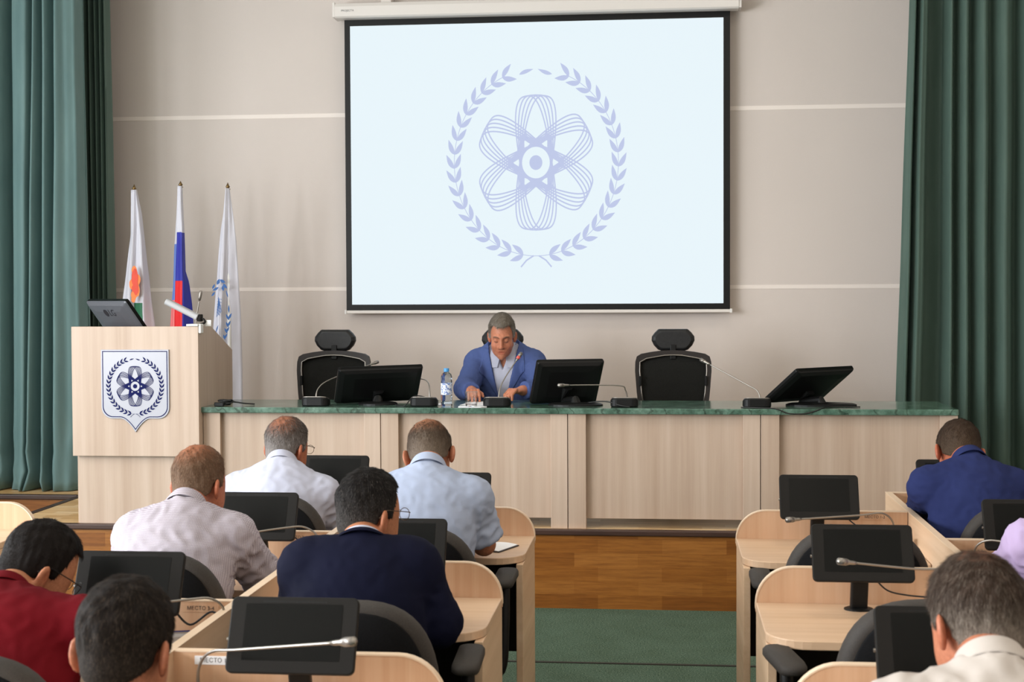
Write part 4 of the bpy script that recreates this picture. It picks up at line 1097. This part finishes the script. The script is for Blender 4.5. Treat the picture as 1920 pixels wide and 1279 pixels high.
def seated(label, cat, name, head, yaw, pitch, roll, nb, sL, sR, eL, eR, wL, wR, hip, top, skin=(198, 142, 112), hair=None, group='seated audience', ground=0., knee_dir=1,
           sleeve='long', jacket=False, sz=.965, fat=1.0, glasses=None, fold=1.0, collar=True, face=0., fine_hands=.007, rsh=None, shirt_under=None, palm=(0, 0, -1), curl=(.5, 1.1), coll_h=1.0, jaw=1.0, xs=1.0):
    L = (hip[0], hip[1], ground); H = V3(head); NB = V3(nb); HIP = V3(hip); SL, SR, EL, ER, WL, WR = map(V3, (sL, sR, eL, eR, wL, wR))
    R = rotm(yaw, pitch, roll); up = unit_(NB-HIP); side = unit_(SR-SL); fwd = unit_(np.cross(up, side)); side = np.cross(fwd, up)
    A = [side, fwd, up]
    def loc(P):
        X, Y, Z = [P[i]-f32(H[i]) for i in range(3)]
        return [(X*f32(R[0, i])+Y*f32(R[1, i])+Z*f32(R[2, i]))/f32(sz*(xs if i == 0 else 1)) for i in range(3)]
    hn = H+R@V3((0, -.022, -.055))*sz; n_ = unit_(hn-NB); nc = unit_(n_*.45+up*.55)
    def torso(P, g):
        d = ell_(P, HIP+.66*(NB-HIP)-fwd*.012, (.160+g, .112+g, .19+g), A)
        d = smin(d, ell_(P, HIP+.34*(NB-HIP)+fwd*.012*fat, (.150*fat+g, .118*fat+g, .20+g), A), .06)
        d = smin(d, ell_(P, HIP+up*.02, (.165+g, .130+g, .14+g), A), .05)
        d = smin(d, cap_(P, SL-fwd*.012, SR-fwd*.012, .056+g, .056+g), .05)
        for S in (SL, SR):
            d = smin(d, cap_(P, NB-up*.012-fwd*.008, S-up*.004, .050+g, .050+g), .03)
        return d
    rs = rsh or .058
    def arm(P, S, E, W, g, fore=True):
        d = smin(sph_(P, S, rs+g), cap_(P, S, E, .052+g*1.15, .043+g*1.25), .03)
        if fore: d = smin(d, cap_(P, E, W, .042+g*1.2, .030+g*.9), .018)
        return d
    def hand(P, E, W, inner):
        d_ = unit_(W-E); pn = V3(palm); pn = unit_(pn-d_*(pn@d_)); sd = np.cross(d_, pn)
        if sd@inner < 0: sd = -sd                                       # sd: towards the thumb side
        h = smin(cap_(P, E, W, .040, .0285), ell_(P, W+d_*.045, (.039, .050, .0165), [sd, d_, pn]), .02)
        for o, ln in ((.029, .062), (.0095, .074), (-.0105, .070), (-.029, .054)):
            b = W+d_*.082+sd*o; c1, c2 = curl
            k1 = unit_(d_*math.cos(c1)+pn*math.sin(c1)+sd*o*1.5); k2 = unit_(d_*math.cos(c2)+pn*math.sin(c2)+sd*o*1.2)
            m_ = b+k1*ln*.52
            h = smin(h, smin(cap_(P, b-k1*.012, m_, .0098, .0088), cap_(P, m_, m_+k2*ln*.55, .0086, .0070), .004), .006)
        t0 = W+d_*.022+sd*.030; t1 = t0+unit_(d_*.75+sd*.5+pn*.35)*.042; t2 = t1+unit_(d_*.95+sd*.1+pn*.4)*.030
        h = smin(h, smin(cap_(P, t0, t1, .0125, .0108), cap_(P, t1, t2, .0102, .0080), .004), .010)
        return h
    # ---- body: one continuous skin from head to hands
    lo = np.minimum.reduce([H-.15, SL-.1, SR-.1, EL-.09, ER-.09, WL-.17, WR-.17, HIP-.2]); hi = np.maximum.reduce([H+.15, SL+.1, SR+.1, EL+.09, ER+.09, WL+.17, WR+.17, HIP+.2])
    lo[2] = HIP[2]-.15
    fs = .0045 if not face else .0033
    fx = [[], [], []]
    for i in range(3):
        fx[i].append((H[i]-.135*sz, H[i]+.135*sz, fs))
        if fine_hands < .009:
            for W, E in ((WL, EL), (WR, ER)):
                c = W[i]+.06*unit_(W-E)[i]; fx[i].append((c-.09, c+.09, fine_hands))
    ax = [axis(lo[i], hi[i], .0125, fx[i]) for i in range(3)]
    P = grid(ax)
    F = torso(P, -.016)
    for S, E, W, q in ((SL, EL, WL, 1), (SR, ER, WR, -1)):
        F = smin(F, arm(P, S, E, W, -.006), .03)
        F = smin(F, hand(P, E, W, side*q), .01)
    neck = smin(cap_(P, NB-up*.05, NB+nc*.035, .055*sz, .053*sz), cap_(P, NB+nc*.03, hn, .053*sz, .052*sz), .02)
    F = smin(F, neck, .02)
    F = smin(F, head_sdf(loc(P), face, jaw)*f32(sz), .018)
    Vb, Qb = nets(F, ax)
    q = (Vb-H)@R/sz/V3((xs, 1, 1))
    base = LINC(skin)*V3((.80, .72, .68)); tone = np.tile(base, (len(Vb), 1)); rng = np.random.RandomState(5)
    ear = np.clip(1-np.minimum(np.linalg.norm((q-V3((.083, -.012, -.022)))*[1.3, 1, .8], axis=1), np.linalg.norm((q-V3((-.083, -.012, -.022)))*[1.3, 1, .8], axis=1))/.04, 0, 1)
    tone = tone*(1-ear[:, None]*[.10, .32, .36])
    if face:
        lip = np.clip(1.4-np.linalg.norm((q-V3((0, .094, -.0695)))/[.026, .012, .011], axis=1), 0, 1)
        ck = np.clip(1.2-np.minimum(np.linalg.norm((q-V3((.042, .078, -.035)))/.034, axis=1), np.linalg.norm((q-V3((-.042, .078, -.035)))/.034, axis=1)), 0, 1)*.8+np.clip(1.2-np.linalg.norm((q-V3((0, .115, -.028)))/.022, axis=1), 0, 1)*.6
        tone = tone*(1-lip[:, None]*[.12, .36, .34]*np.array([1, 1, 1]))*(1-np.clip(ck, 0, 1)[:, None]*[.02, .13, .15])
    o = np_obj(name, Vb, Qb, 'skin', None, L, tone)
    o['label'] = label; o['category'] = cat; o['group'] = group
    # ---- shirt or jacket
    def biggest(V, Q):
        lab = np.arange(len(V))
        while True:
            m = lab[Q].min(1); new = lab.copy()
            for k in range(4): np.minimum.at(new, Q[:, k], m)
            new = new[new]
            if (new == lab).all(): break
            lab = new
        u, c = np.unique(lab, return_counts=True); keep = lab == u[c.argmax()]
        mp = np.cumsum(keep)-1; return V[keep], mp[Q[keep[Q[:, 0]]]]
    def garment(nm, g, m_, vcut=None, foldk=1.0, low=.0, step=.0085, sleeve=sleeve, jacket=jacket):
        lo2 = lo.copy(); hi2 = hi.copy(); hi2[2] = max(NB[2], SL[2], SR[2])+.09
        ax2 = [axis(lo2[i]-.02, hi2[i]+.02, step) for i in range(3)]; P2 = grid(ax2)
        F2 = torso(P2, g)
        if sleeve != 'none':
            for S, E, W in ((SL, EL, WL), (SR, ER, WR)):
                if sleeve == 'short':
                    a = smin(sph_(P2, S, rs+g), cap_(P2, S, E, .052+g*1.3, .054+g*1.9), .03); d_ = unit_(E-S)
                    a = np.maximum(a, plane_(P2, S+(E-S)*.86, d_))
                else:
                    a = arm(P2, S, E, W, g); d_ = unit_(W-E); a = np.maximum(a, plane_(P2, W-d_*.012, d_))
                F2 = smin(F2, a, .022)
        pl = plane_(P2, NB+nc*.026, nc); rad = np.sqrt(np.maximum((P2[0]-f32(NB[0]))**2+(P2[1]-f32(NB[1]))**2+(P2[2]-f32(NB[2]))**2-pl*pl, 0))
        F2 = smax(F2, -smax(-pl, rad-.098, .02), .006)
        F2 = smax(F2, -plane_(P2, HIP-up*(.06+low), up), .01)
        if vcut is not None: F2 = vcut(P2, F2)
        Vs, Qs = biggest(*nets(F2, ax2)); Ns = vnormals(Vs, Qs)
        if foldk:
            disp = np.zeros(len(Vs)); arms = [(SL, EL, WL), (SR, ER, WR)]
            for i, p in enumerate(Vs):
                w = .25
                for S, E, W in arms:
                    pit = S+(E-S)*.25-up*.06
                    w = max(w, math.exp(-((p-pit)@(p-pit))/.010), .9*math.exp(-((p-E)@(p-E))/.006))
                x = noise.noise(Vector((p[0]*9+L[0]*7, p[1]*9, p[2]*16))); y = noise.noise(Vector((p[0]*24+p[2]*20, p[1]*20, p[2]*26-p[0]*16)))
                disp[i] = (.0032*x+.0125*w*(1-abs(y)*2.2))*foldk
            Vs = Vs+Ns*disp[:, None]
        return np_obj(nm, Vs, Qs, m_, o, L)
    if not shirt_under:
        garment('jacket' if jacket else 'shirt', .020 if jacket else .012, top, foldk=fold*(.55 if jacket else 1.))
    else: shirt_under(o, garment, NB, HIP, up, side, fwd, nc, SL, SR)
    # ---- collar
    def collar_mb(k, hh, r, gap, drop, flare=1.):
        f2 = unit_(np.cross(nc, side)); f2 = f2 if f2@fwd > 0 else -f2; s2 = np.cross(f2, nc)
        mb = MB(); rows = []
        for i in range(41):
            a = math.radians(-180+gap+(360-2*gap)*i/40); ca, sa = -math.cos(a), math.sin(a)
            fr = (1-math.cos(a))/2
            hh += 0; sec = [(r*1.00, -.012), (r*.985, hh), (r*1.03, hh+.003), (r*1.10*flare+.004, hh*.55), (r*1.20*flare+.006, .002-drop*.2), (r*1.17*flare+.004, .000-drop*.2), (r*1.05*flare, hh*.5), (r*1.02, -.012)]
            rows.append([NB+nc*(z+.020-drop*fr)*1.+s2*(sa*x)+f2*(ca*x*1.06+fr*.010) for x, z in sec])
        mb.rings([[tuple(p) for p in rw] for rw in rows], cap=True)
        return mb
    if collar:
        obj('collar', collar_mb(0, .036*coll_h, .0585*sz, 14, .022), collar if not isinstance(collar, bool) else top, o, smooth=False, sub=1)
    if jacket and jacket != 'own':
        obj('jacket_collar', collar_mb(0, .018, .0690*sz, 24, .03, 1.1), top, o, smooth=False, sub=1)
    # ---- trousers and shoes
    kn = [HIP+fwd*0+side*s*.10+V3((0, knee_dir*.40, -.02)) for s in (-1, 1)]
    axt = [axis(HIP[0]-.26, HIP[0]+.26, .016), axis(min(HIP[1], HIP[1]+knee_dir*.56)-.2, max(HIP[1], HIP[1]+knee_dir*.56)+.2, .016), axis(ground-.02, HIP[2]+.16, .016)]; Pt = grid(axt)
    T = smax(ell_(Pt, HIP+up*.01, (.182, .148, .15), A), plane_(Pt, HIP+up*.06, up), .01)
    for s, k in zip((-1, 1), kn):
        ank = V3((k[0]+.01*s, k[1]+knee_dir*.03, ground+.09))
        T = smin(T, cap_(Pt, HIP+side*s*.085-V3((0, 0, .01)), k, .088, .068), .04); T = smin(T, cap_(Pt, k, ank, .066, .05), .02)
    Vt, Qt = nets(T, axt); np_obj('trousers', Vt, Qt, 'trousers', o, L)
    for s, k in zip((-1, 1), kn):
        ax_, ay = k[0]+.01*s, k[1]+knee_dir*.03
        prof = [(-.09, .03, .055), (-.06, .038, .085), (0, .042, .09), (.06, .048, .06), (.12, .048, .045), (.16, .035, .035), (.175, .012, .02)]
        rows = []
        for yy, hw, hz in prof:
            rows.append([(ax_-hw, ay+knee_dir*yy, ground+.002), (ax_-hw*1.02, ay+knee_dir*yy, ground+.02), (ax_-hw*.7, ay+knee_dir*yy, ground+hz), (ax_+hw*.7, ay+knee_dir*yy, ground+hz), (ax_+hw*1.02, ay+knee_dir*yy, ground+.02), (ax_+hw, ay+knee_dir*yy, ground+.002)])
        mb = MB(); mb.rings(rows, cap=True); obj('shoe', mb, 'shoe', o, smooth=True, sub=1)
    # ---- hair
    if hair:
        hc, gc = LINC(hair['col']), LINC(hair.get('grey', hair['col'])); ga = hair.get('amount', .3); bald = hair.get('bald', 0.); brad = hair.get('brad', .06); bc = V3(hair.get('bc', (0, -.02, .118)))
        axh = [axis(-.115, .115, .0042), axis(-.135, .125, .0042), axis(-.125, .145, .0042)]
        Fh = hair_sdf(grid(axh), hair.get('top', .009), hair.get('side', .003), hair.get('recede', 0.), hair.get('nape', 0.))
        Vh, Qh = nets(Fh, axh); Nh = vnormals(Vh, Qh)
        def thin(p): return bald*np.clip(1.35-np.linalg.norm((p-bc)*[1, .85, .9], axis=1)/brad, 0, 1)
        def greyness(p): return np.clip(ga+hair.get('sides', .3)*np.clip((.03-p[:, 2])/.09, -.4, 1), 0, 1)
        rng = np.random.RandomState(int(abs(head[0])*1000) % 997)
        th = thin(Vh); g = greyness(Vh)[:, None]
        col = (hc*(1-g)+gc*g)*.80; sc_ = LINC(skin)*[.60, .56, .52]; th = th[:, None]*.86; col = col*(1-th)+sc_*th
        # strands: short tapering ribbons following the growth from the crown
        tri = np.concatenate([Qh[:, [0, 1, 2]], Qh[:, [0, 2, 3]]]); ar = np.linalg.norm(np.cross(Vh[tri[:, 1]]-Vh[tri[:, 0]], Vh[tri[:, 2]]-Vh[tri[:, 0]]), axis=1)
        ns = hair.get('n', 9000); ti = rng.choice(len(tri), ns, p=ar/ar.sum()); u_ = rng.rand(ns, 2); fl = u_.sum(1) > 1; u_[fl] = 1-u_[fl]
        T3 = tri[ti]; p = Vh[T3[:, 0]]*(1-u_.sum(1))[:, None]+Vh[T3[:, 1]]*u_[:, :1]+Vh[T3[:, 2]]*u_[:, 1:]
        nn = Nh[T3[:, 0]]; keep = (rng.rand(ns) > thin(p)*.93) & (nn[:, 2] > -.75) & (np.minimum(np.linalg.norm((p-V3((.083, -.012, -.026)))*[.8, 1, .75], axis=1), np.linalg.norm((p-V3((-.083, -.012, -.026)))*[.8, 1, .75], axis=1)) > .029); p = p[keep]; nn = nn[keep]; ns = len(p)
        crown = V3((.012, -.045, .12)); d = p-crown
        fr = np.clip((p[:, 1]+.02)/.08, 0, 1)*np.clip((p[:, 2]-.05)/.05, 0, 1)
        d = d/(np.linalg.norm(d, axis=1)[:, None]+1e-6); d[:, 2] -= .45*(1-fr)
        d = d+rng.randn(ns, 3)*.24+np.stack([hair.get('sweep', 0.)*fr, .2*fr, 0*fr], 1)
        d = d-nn*(d*nn).sum(1)[:, None]; d = d/(np.linalg.norm(d, axis=1)[:, None]+1e-6)
        up_ = np.clip((p[:, 2]+.07)/.12, 0, 1); ln = (hair.get('len', .012)*(.35+.65*up_)*(.6+.7*rng.rand(ns)))[:, None]
        lift = (hair.get('lift', .09)*(.6+.8*rng.rand(ns)))[:, None]; w = np.cross(nn, d); wd = (.00075*(.6+.8*rng.rand(ns)))[:, None]*hair.get('w', 1.)
        a0 = p-nn*.002; a1 = p+d*ln*.5+nn*ln*lift*.55; a2 = p+d*ln+nn*ln*lift*.75
        SV = np.stack([a0-w*wd, a0+w*wd, a1-w*wd*.9, a1+w*wd*.9, a2-w*wd*.25, a2+w*wd*.25], 1).reshape(-1, 3)
        b_ = (np.arange(ns)*6)[:, None]; SQ = np.concatenate([b_+[0, 1, 3, 2], b_+[2, 3, 5, 4]])
        gg = np.clip(greyness(p)+rng.randn(ns)*.16, 0, 1)[:, None]; sc = (hc*(1-gg)+gc*gg)*(.82+.36*rng.rand(ns))[:, None]
        AV = np.concatenate([Vh, SV]); AQ = np.concatenate([Qh, SQ+len(Vh)]); AC = np.concatenate([col, np.repeat(sc, 6, 0)])
        np_obj('hair', (AV*sz*V3((xs, 1, 1)))@R.T+H, AQ, 'hair', o, L, AC)
    def hp(x, y, z): return tuple(H+R@(V3((x*xs, y, z))*sz))
    if glasses:
        gm = obj('glasses', MB().tube([hp(-.009, .116, .012), hp(0, .120, .014), hp(.009, .116, .012)], .0011, 6), glasses, o, smooth=True)
        for s in (-1, 1):
            ring = [hp(s*.034+.025*math.cos(2*PI*i/20), .113-.010*abs(math.cos(2*PI*i/20)*.5+.5*s), .004+.018*math.sin(2*PI*i/20)) for i in range(21)]
            obj('rim', MB().tube(ring, .0011, 6, cap=False), glasses, gm, smooth=True)
            obj('temple', MB().tube(smooth_path([hp(s*.059, .104, .010), hp(s*.072, .085, .012), hp(s*.082, .02, .012), hp(s*.084, -.012, .010), hp(s*.082, -.034, -.012)], 5), .0014, 6), glasses, gm, smooth=True)
    return o, hp
MW['sh_lblue'] = fabric('light_blue_shirt', (152, 161, 182), (160, 169, 190))
MW['sh_white'] = fabric('plain_white_shirt', (174, 176, 192), (182, 184, 199))
MW['sh_check'] = fabric('fine_checked_shirt', (176, 169, 176), (184, 177, 184), check=(.0042, .30, (138, 128, 138)))
MW['sh_red'] = fabric('crimson_shirt', (84, 9, 17), (96, 13, 22))
MW['sh_navy'] = fabric('navy_jacket', (12, 14, 32), (16, 18, 38), .8)
MW['sh_dblue'] = fabric('dark_blue_shirt', (35, 42, 80), (41, 49, 90))
MW['sh_lilac'] = fabric('lilac_shirt', (166, 147, 182), (176, 157, 191))
MW['sh_cream'] = fabric('off_white_shirt', (178, 169, 162), (188, 179, 172))
MW['sh_grey'] = fabric('dark_grey_shirt', (60, 60, 66), (68, 68, 74))
MW['jk_blue'] = fabric('blue_suit_jacket', (70, 85, 132), (77, 92, 140), .8)
BROWN, DARK, GREY = (74, 54, 42), (34, 27, 24), (168, 160, 152)
seated('man in a light blue short sleeved shirt, front row left of the aisle', 'person', 'person', (-.808, 5.02, 1.122), -2, 34, -7, (-.797, 4.90, 1.060),
       (-.958, 4.88, .985), (-.650, 4.90, .980), (-1.00, 5.0, .81), (-.612, 4.96, .815), (-.90, 5.22, .79), (-.70, 5.20, .79), (-.80, 4.74, .56), 'sh_lblue', sleeve='short',
       hair=dict(col=(64, 50, 40), grey=(128, 114, 100), amount=.22, sides=.5, bald=.85, brad=.062, bc=(.0, -.055, .105), top=.006), skin=(196, 136, 104))
seated('man in a navy suit jacket and spectacles at the second desk left of the aisle', 'person', 'person', (-.798, 3.90, 1.082), -36, 10, 0, (-.795, 3.79, .986),
       (-.930, 3.77, .945), (-.668, 3.80, .945), (-.972, 3.84, .80), (-.598, 3.80, .805), (-.86, 4.05, .79), (-.69, 4.03, .79), (-.79, 3.60, .56), 'sh_navy', jacket=True, collar='sh_white', coll_h=.9,
       hair=dict(col=(20, 17, 16), grey=(104, 98, 94), amount=.10, sides=.25, n=11000), glasses='gold_rim', skin=(196, 138, 104), rsh=.062)
seated('man in a plain white shirt and spectacles, front of the left block', 'person', 'person', (-1.472, 5.60, 1.080), -24, 12, 0, (-1.472, 5.51, 1.000),
       (-1.632, 5.48, .915), (-1.312, 5.50, .905), (-1.70, 5.55, .77), (-1.24, 5.56, .77), (-1.58, 5.78, .79), (-1.36, 5.76, .79), (-1.47, 5.34, .56), 'sh_white', fat=1.1,
       hair=dict(col=(58, 47, 41), grey=(160, 154, 150), amount=.34, sides=.45, bald=.8, brad=.058, bc=(.01, -.065, .095), n=10000, len=.014), glasses='gold_rim', skin=(188, 122, 92))
seated('man in a fine checked shirt with short brown hair, second in the left block', 'person', 'person', (-1.450, 4.44, 1.087), -20, 10, -2, (-1.462, 4.33, 1.005),
       (-1.600, 4.30, .935), (-1.312, 4.33, .93), (-1.65, 4.36, .78), (-1.245, 4.42, .800), (-1.57, 4.55, .79), (-1.33, 4.64, .79), (-1.47, 4.10, .56), 'sh_check', fat=1.12,
       hair=dict(col=(92, 66, 48), grey=(136, 114, 96), amount=.30, sides=.30, bald=.75, brad=.06, bc=(0, -.045, .108), top=.007), skin=(198, 128, 96), fold=1.5)
seated('man in a crimson shirt and black spectacles, bending over his desk at the left edge', 'person', 'person', (-1.545, 3.46, 1.000), -42, 36, 4, (-1.560, 3.30, .940),
       (-1.655, 3.24, .885), (-1.340, 3.26, .895), (-1.70, 3.40, .78), (-1.27, 3.38, .775), (-1.58, 3.58, .79), (-1.40, 3.58, .79), (-1.44, 2.98, .56), 'sh_red', fat=1.1,
       hair=dict(col=(24, 19, 17), amount=0, sides=.0, n=11000), glasses='black', skin=(206, 150, 116))
seated('dark haired man seen from behind in the near left foreground', 'person', 'person', (-.925, 2.42, 1.068), -6, 12, 0, (-.915, 2.33, .925),
       (-1.030, 2.31, .85), (-.750, 2.32, .85), (-1.045, 2.40, .74), (-.69, 2.40, .74), (-.96, 2.62, .79), (-.78, 2.62, .79), (-.84, 2.18, .56), 'sh_grey',
       hair=dict(col=(26, 20, 17), grey=(104, 88, 74), amount=.04, sides=.1, n=24000, len=.013, w=.7), skin=(196, 132, 100), sz=.955)
seated('man in a dark blue shirt bowing his head, at the right curtain', 'person', 'person', (1.112, 5.60, 1.080), 4, 34, 6, (1.128, 5.47, 1.035),
       (.975, 5.44, .965), (1.280, 5.46, .955), (1.005, 5.74, .840), (1.33, 5.56, .80), (1.12, 5.93, .80), (1.22, 5.78, .79), (1.15, 5.28, .56), 'sh_dblue', fat=1.08,
       hair=dict(col=(48, 35, 27), grey=(110, 92, 74), amount=.15, sides=.2), skin=(190, 116, 88))
seated('person in a lilac shirt at the right picture edge, only the arm in view', 'person', 'person', (1.275, 4.46, 1.09), 0, 14, 0, (1.240, 4.36, 1.00),
       (1.070, 4.345, .938), (1.40, 4.35, .930), (1.030, 4.47, .835), (1.43, 4.44, .79), (1.17, 4.62, .79), (1.36, 4.62, .79), (1.25, 4.12, .56), 'sh_lilac',
       hair=dict(col=BROWN, amount=.2), fold=1.5)
seated('grey haired man in an off white shirt in the near right foreground', 'person', 'person', (.549, 2.60, 1.098), 20, 16, 2, (.552, 2.49, 1.018),
       (.400, 2.46, .950), (.715, 2.48, .945), (.37, 2.52, .78), (.765, 2.54, .78), (.47, 2.76, .79), (.64, 2.76, .79), (.56, 2.28, .56), 'sh_cream', fat=1.1,
       hair=dict(col=(58, 45, 37), grey=(158, 146, 134), amount=.12, sides=.6, bald=.25, brad=.05, n=24000, len=.020, w=.7, lift=.06), skin=(200, 134, 104), sz=.955, fold=1.5)
# ---- the speaker, facing the hall
def suit(o, garment, NB, HIP, up, side, fwd, n_, SL, SR):
    def q(P):
        d = [P[i]-f32(NB[i]) for i in range(3)]
        return [d[0]*f32(a[0])+d[1]*f32(a[1])+d[2]*f32(a[2]) for a in (side, fwd, up)]
    def open_(P, F):
        x, y, z = q(P); return np.where(y > .02, np.maximum(F, ((z+.085)*.42-np.abs(x))*.9), F)
    garment('shirt', .009, 'sh_white', sleeve='none', foldk=.4, jacket=False, vcut=open_)
    def vcut(P, F):
        x, y, z = q(P); w = np.clip((z+.34)*.235, .012, .2)             # opening: a V from the collar to the button
        F = np.where(y > -.01, np.maximum(F, (w-np.abs(x))*.97), F)
        return F
    garment('jacket', .021, 'jk_blue', vcut=vcut, foldk=.6, step=.0062)
    # lapels: broad flat folds lying on the chest
    for sg in (-1, 1):
        def lap(P, F):
            x, y, z = q(P); x = x*sg; w = np.clip((z+.34)*.235, .012, .2); lw = np.clip(.075-np.abs(z+.075)*.42, 0, .08)*np.clip((z+.31)*12, 0, 1)
            band = np.maximum(np.maximum(np.maximum(w-x, x-(w+lw)), -y), z-.03)
            return np.maximum(np.maximum(F-.0055, -(F+.004)), band)
        garment('lapel', .021, 'jk_blue', vcut=lap, foldk=0, step=.0048)
    # open shirt collar wings
    def T(a, b, c): return tuple(NB+side*a+fwd*b+up*c)
    for sg in (-1, 1):
        mb = MB(); o1 = [(.060, .030, .040), (.018, .098, -.020), (.030, .118, -.070), (.062, .112, -.072), (.078, .070, -.005)]
        mb.prism([(k, 0) for k in range(5)], lambda k, _: T(sg*o1[k][0], o1[k][1], o1[k][2]), lambda k, _: T(sg*o1[k][0]*1.02, o1[k][1]+.007, o1[k][2]+.002))
        obj('collar_wing', mb, 'sh_white', o, sub=0, bevel=.002)
sp, hp = seated('grey haired man in a blue suit jacket speaking behind the presidium table', 'person', 'person', (-.945, 8.585, 1.442), 183, 22, 0, (-.944, 8.70, 1.345),
       (-.778, 8.72, 1.266), (-1.106, 8.72, 1.266), (-.672, 8.36, 1.135), (-1.152, 8.50, 1.128), (-.790, 8.235, 1.134), (-1.085, 8.25, 1.130), (-.944, 8.80, ST+.56), 'jk_blue', jacket='own',
       hair=dict(col=(118, 109, 98), grey=(200, 196, 190), amount=.32, sides=.8, top=.013, side=.003, recede=.006, n=9000, len=.018, sweep=.5), skin=(214, 148, 118), sz=1.03, xs=.90, fat=1.18, collar='sh_white', face=1., jaw=1.16, ground=ST, knee_dir=-1,
       fine_hands=.0042, shirt_under=suit, rsh=.056, curl=(.70, 1.5), group='speaker')
for s in (-1, 1):
    mb = MB(); mb.tube(smooth_path([hp(s*.014, .1035, .024), hp(s*.032, .0985, .0295), hp(s*.050, .083, .023)], 5), [.0022]*5+[.0030]*5+[.0012], 8); obj('eyebrow', mb, mat('grey_eyebrow', (110, 84, 68), .8) if s < 0 else bpy.data.materials['grey_eyebrow'], sp, smooth=True)
    mb = MB(); mb.tube(smooth_path([hp(s*.020, .0905, -.004), hp(s*.031, .0935, -.0065), hp(s*.043, .0875, -.003)], 5), .0011, 6); obj('eyelashes', mb, 'dark_ink', sp, smooth=True)
# ------------------------------------------------------------------ light and camera
def area(name, loc, rot, sx, sy, power, col):
    l = bpy.data.lights.new(name, 'AREA'); l.shape = 'RECTANGLE'; l.size = sx; l.size_y = sy; l.energy = power; l.color = col
    o = bpy.data.objects.new(name, l); COL.objects.link(o); o.location = loc; o.rotation_euler = rot
    return o
for a, b in WIN:
    area('window_daylight', (XL-.03, (a+b)/2, (WZ0+WZ1)/2), (0, -PI/2, 0), WZ1-WZ0-.1, b-a-.1, {-3.0: 200, -.8: 240, 1.4: 310, 3.6: 150, 5.9: 70}[a], (.93, .97, 1.))
for y in (-1.5, 1.5, 4.5, 7.2):
    for x in (-2.6, .6, 3.2):
        area('ceiling_lamp_light', (x, y, ZC-.03), (0, 0, 0), .6, .6, 5 if x < 0 else 15, (1., .86, .70))
w = bpy.data.worlds.new('daylight'); SC.world = w; w.use_nodes = True
w.node_tree.nodes['Background'].inputs['Color'].default_value = (.75, .85, 1., 1); w.node_tree.nodes['Background'].inputs['Strength'].default_value = 1.0

cam = bpy.data.cameras.new('camera'); co = bpy.data.objects.new('camera', cam); COL.objects.link(co)
f, yaw, pitch, roll = 2723.33, -.1027, -.0306, -.0045
fw = Vector((math.sin(yaw)*math.cos(pitch), math.cos(yaw)*math.cos(pitch), math.sin(pitch)))
r = Vector((math.cos(yaw), -math.sin(yaw), 0)); u = r.cross(fw)
r, u = r*math.cos(roll)+u*math.sin(roll), u*math.cos(roll)-r*math.sin(roll)
m = Matrix((r, u, -fw)).transposed().to_4x4(); m.translation = Vector((0, 0, 1.67)); co.matrix_world = m
cam.sensor_width = 36; cam.lens = 36*f/1920; cam.clip_start = .05
cam.dof.use_dof = True; cam.dof.focus_distance = 7.0; cam.dof.aperture_fstop = 8.0
SC.camera = co
SC.view_settings.view_transform = 'Standard'; SC.view_settings.look = 'None'
SC.view_settings.exposure = 0.0; SC.view_settings.gamma = 1.0
SC.view_settings.use_curve_mapping = False
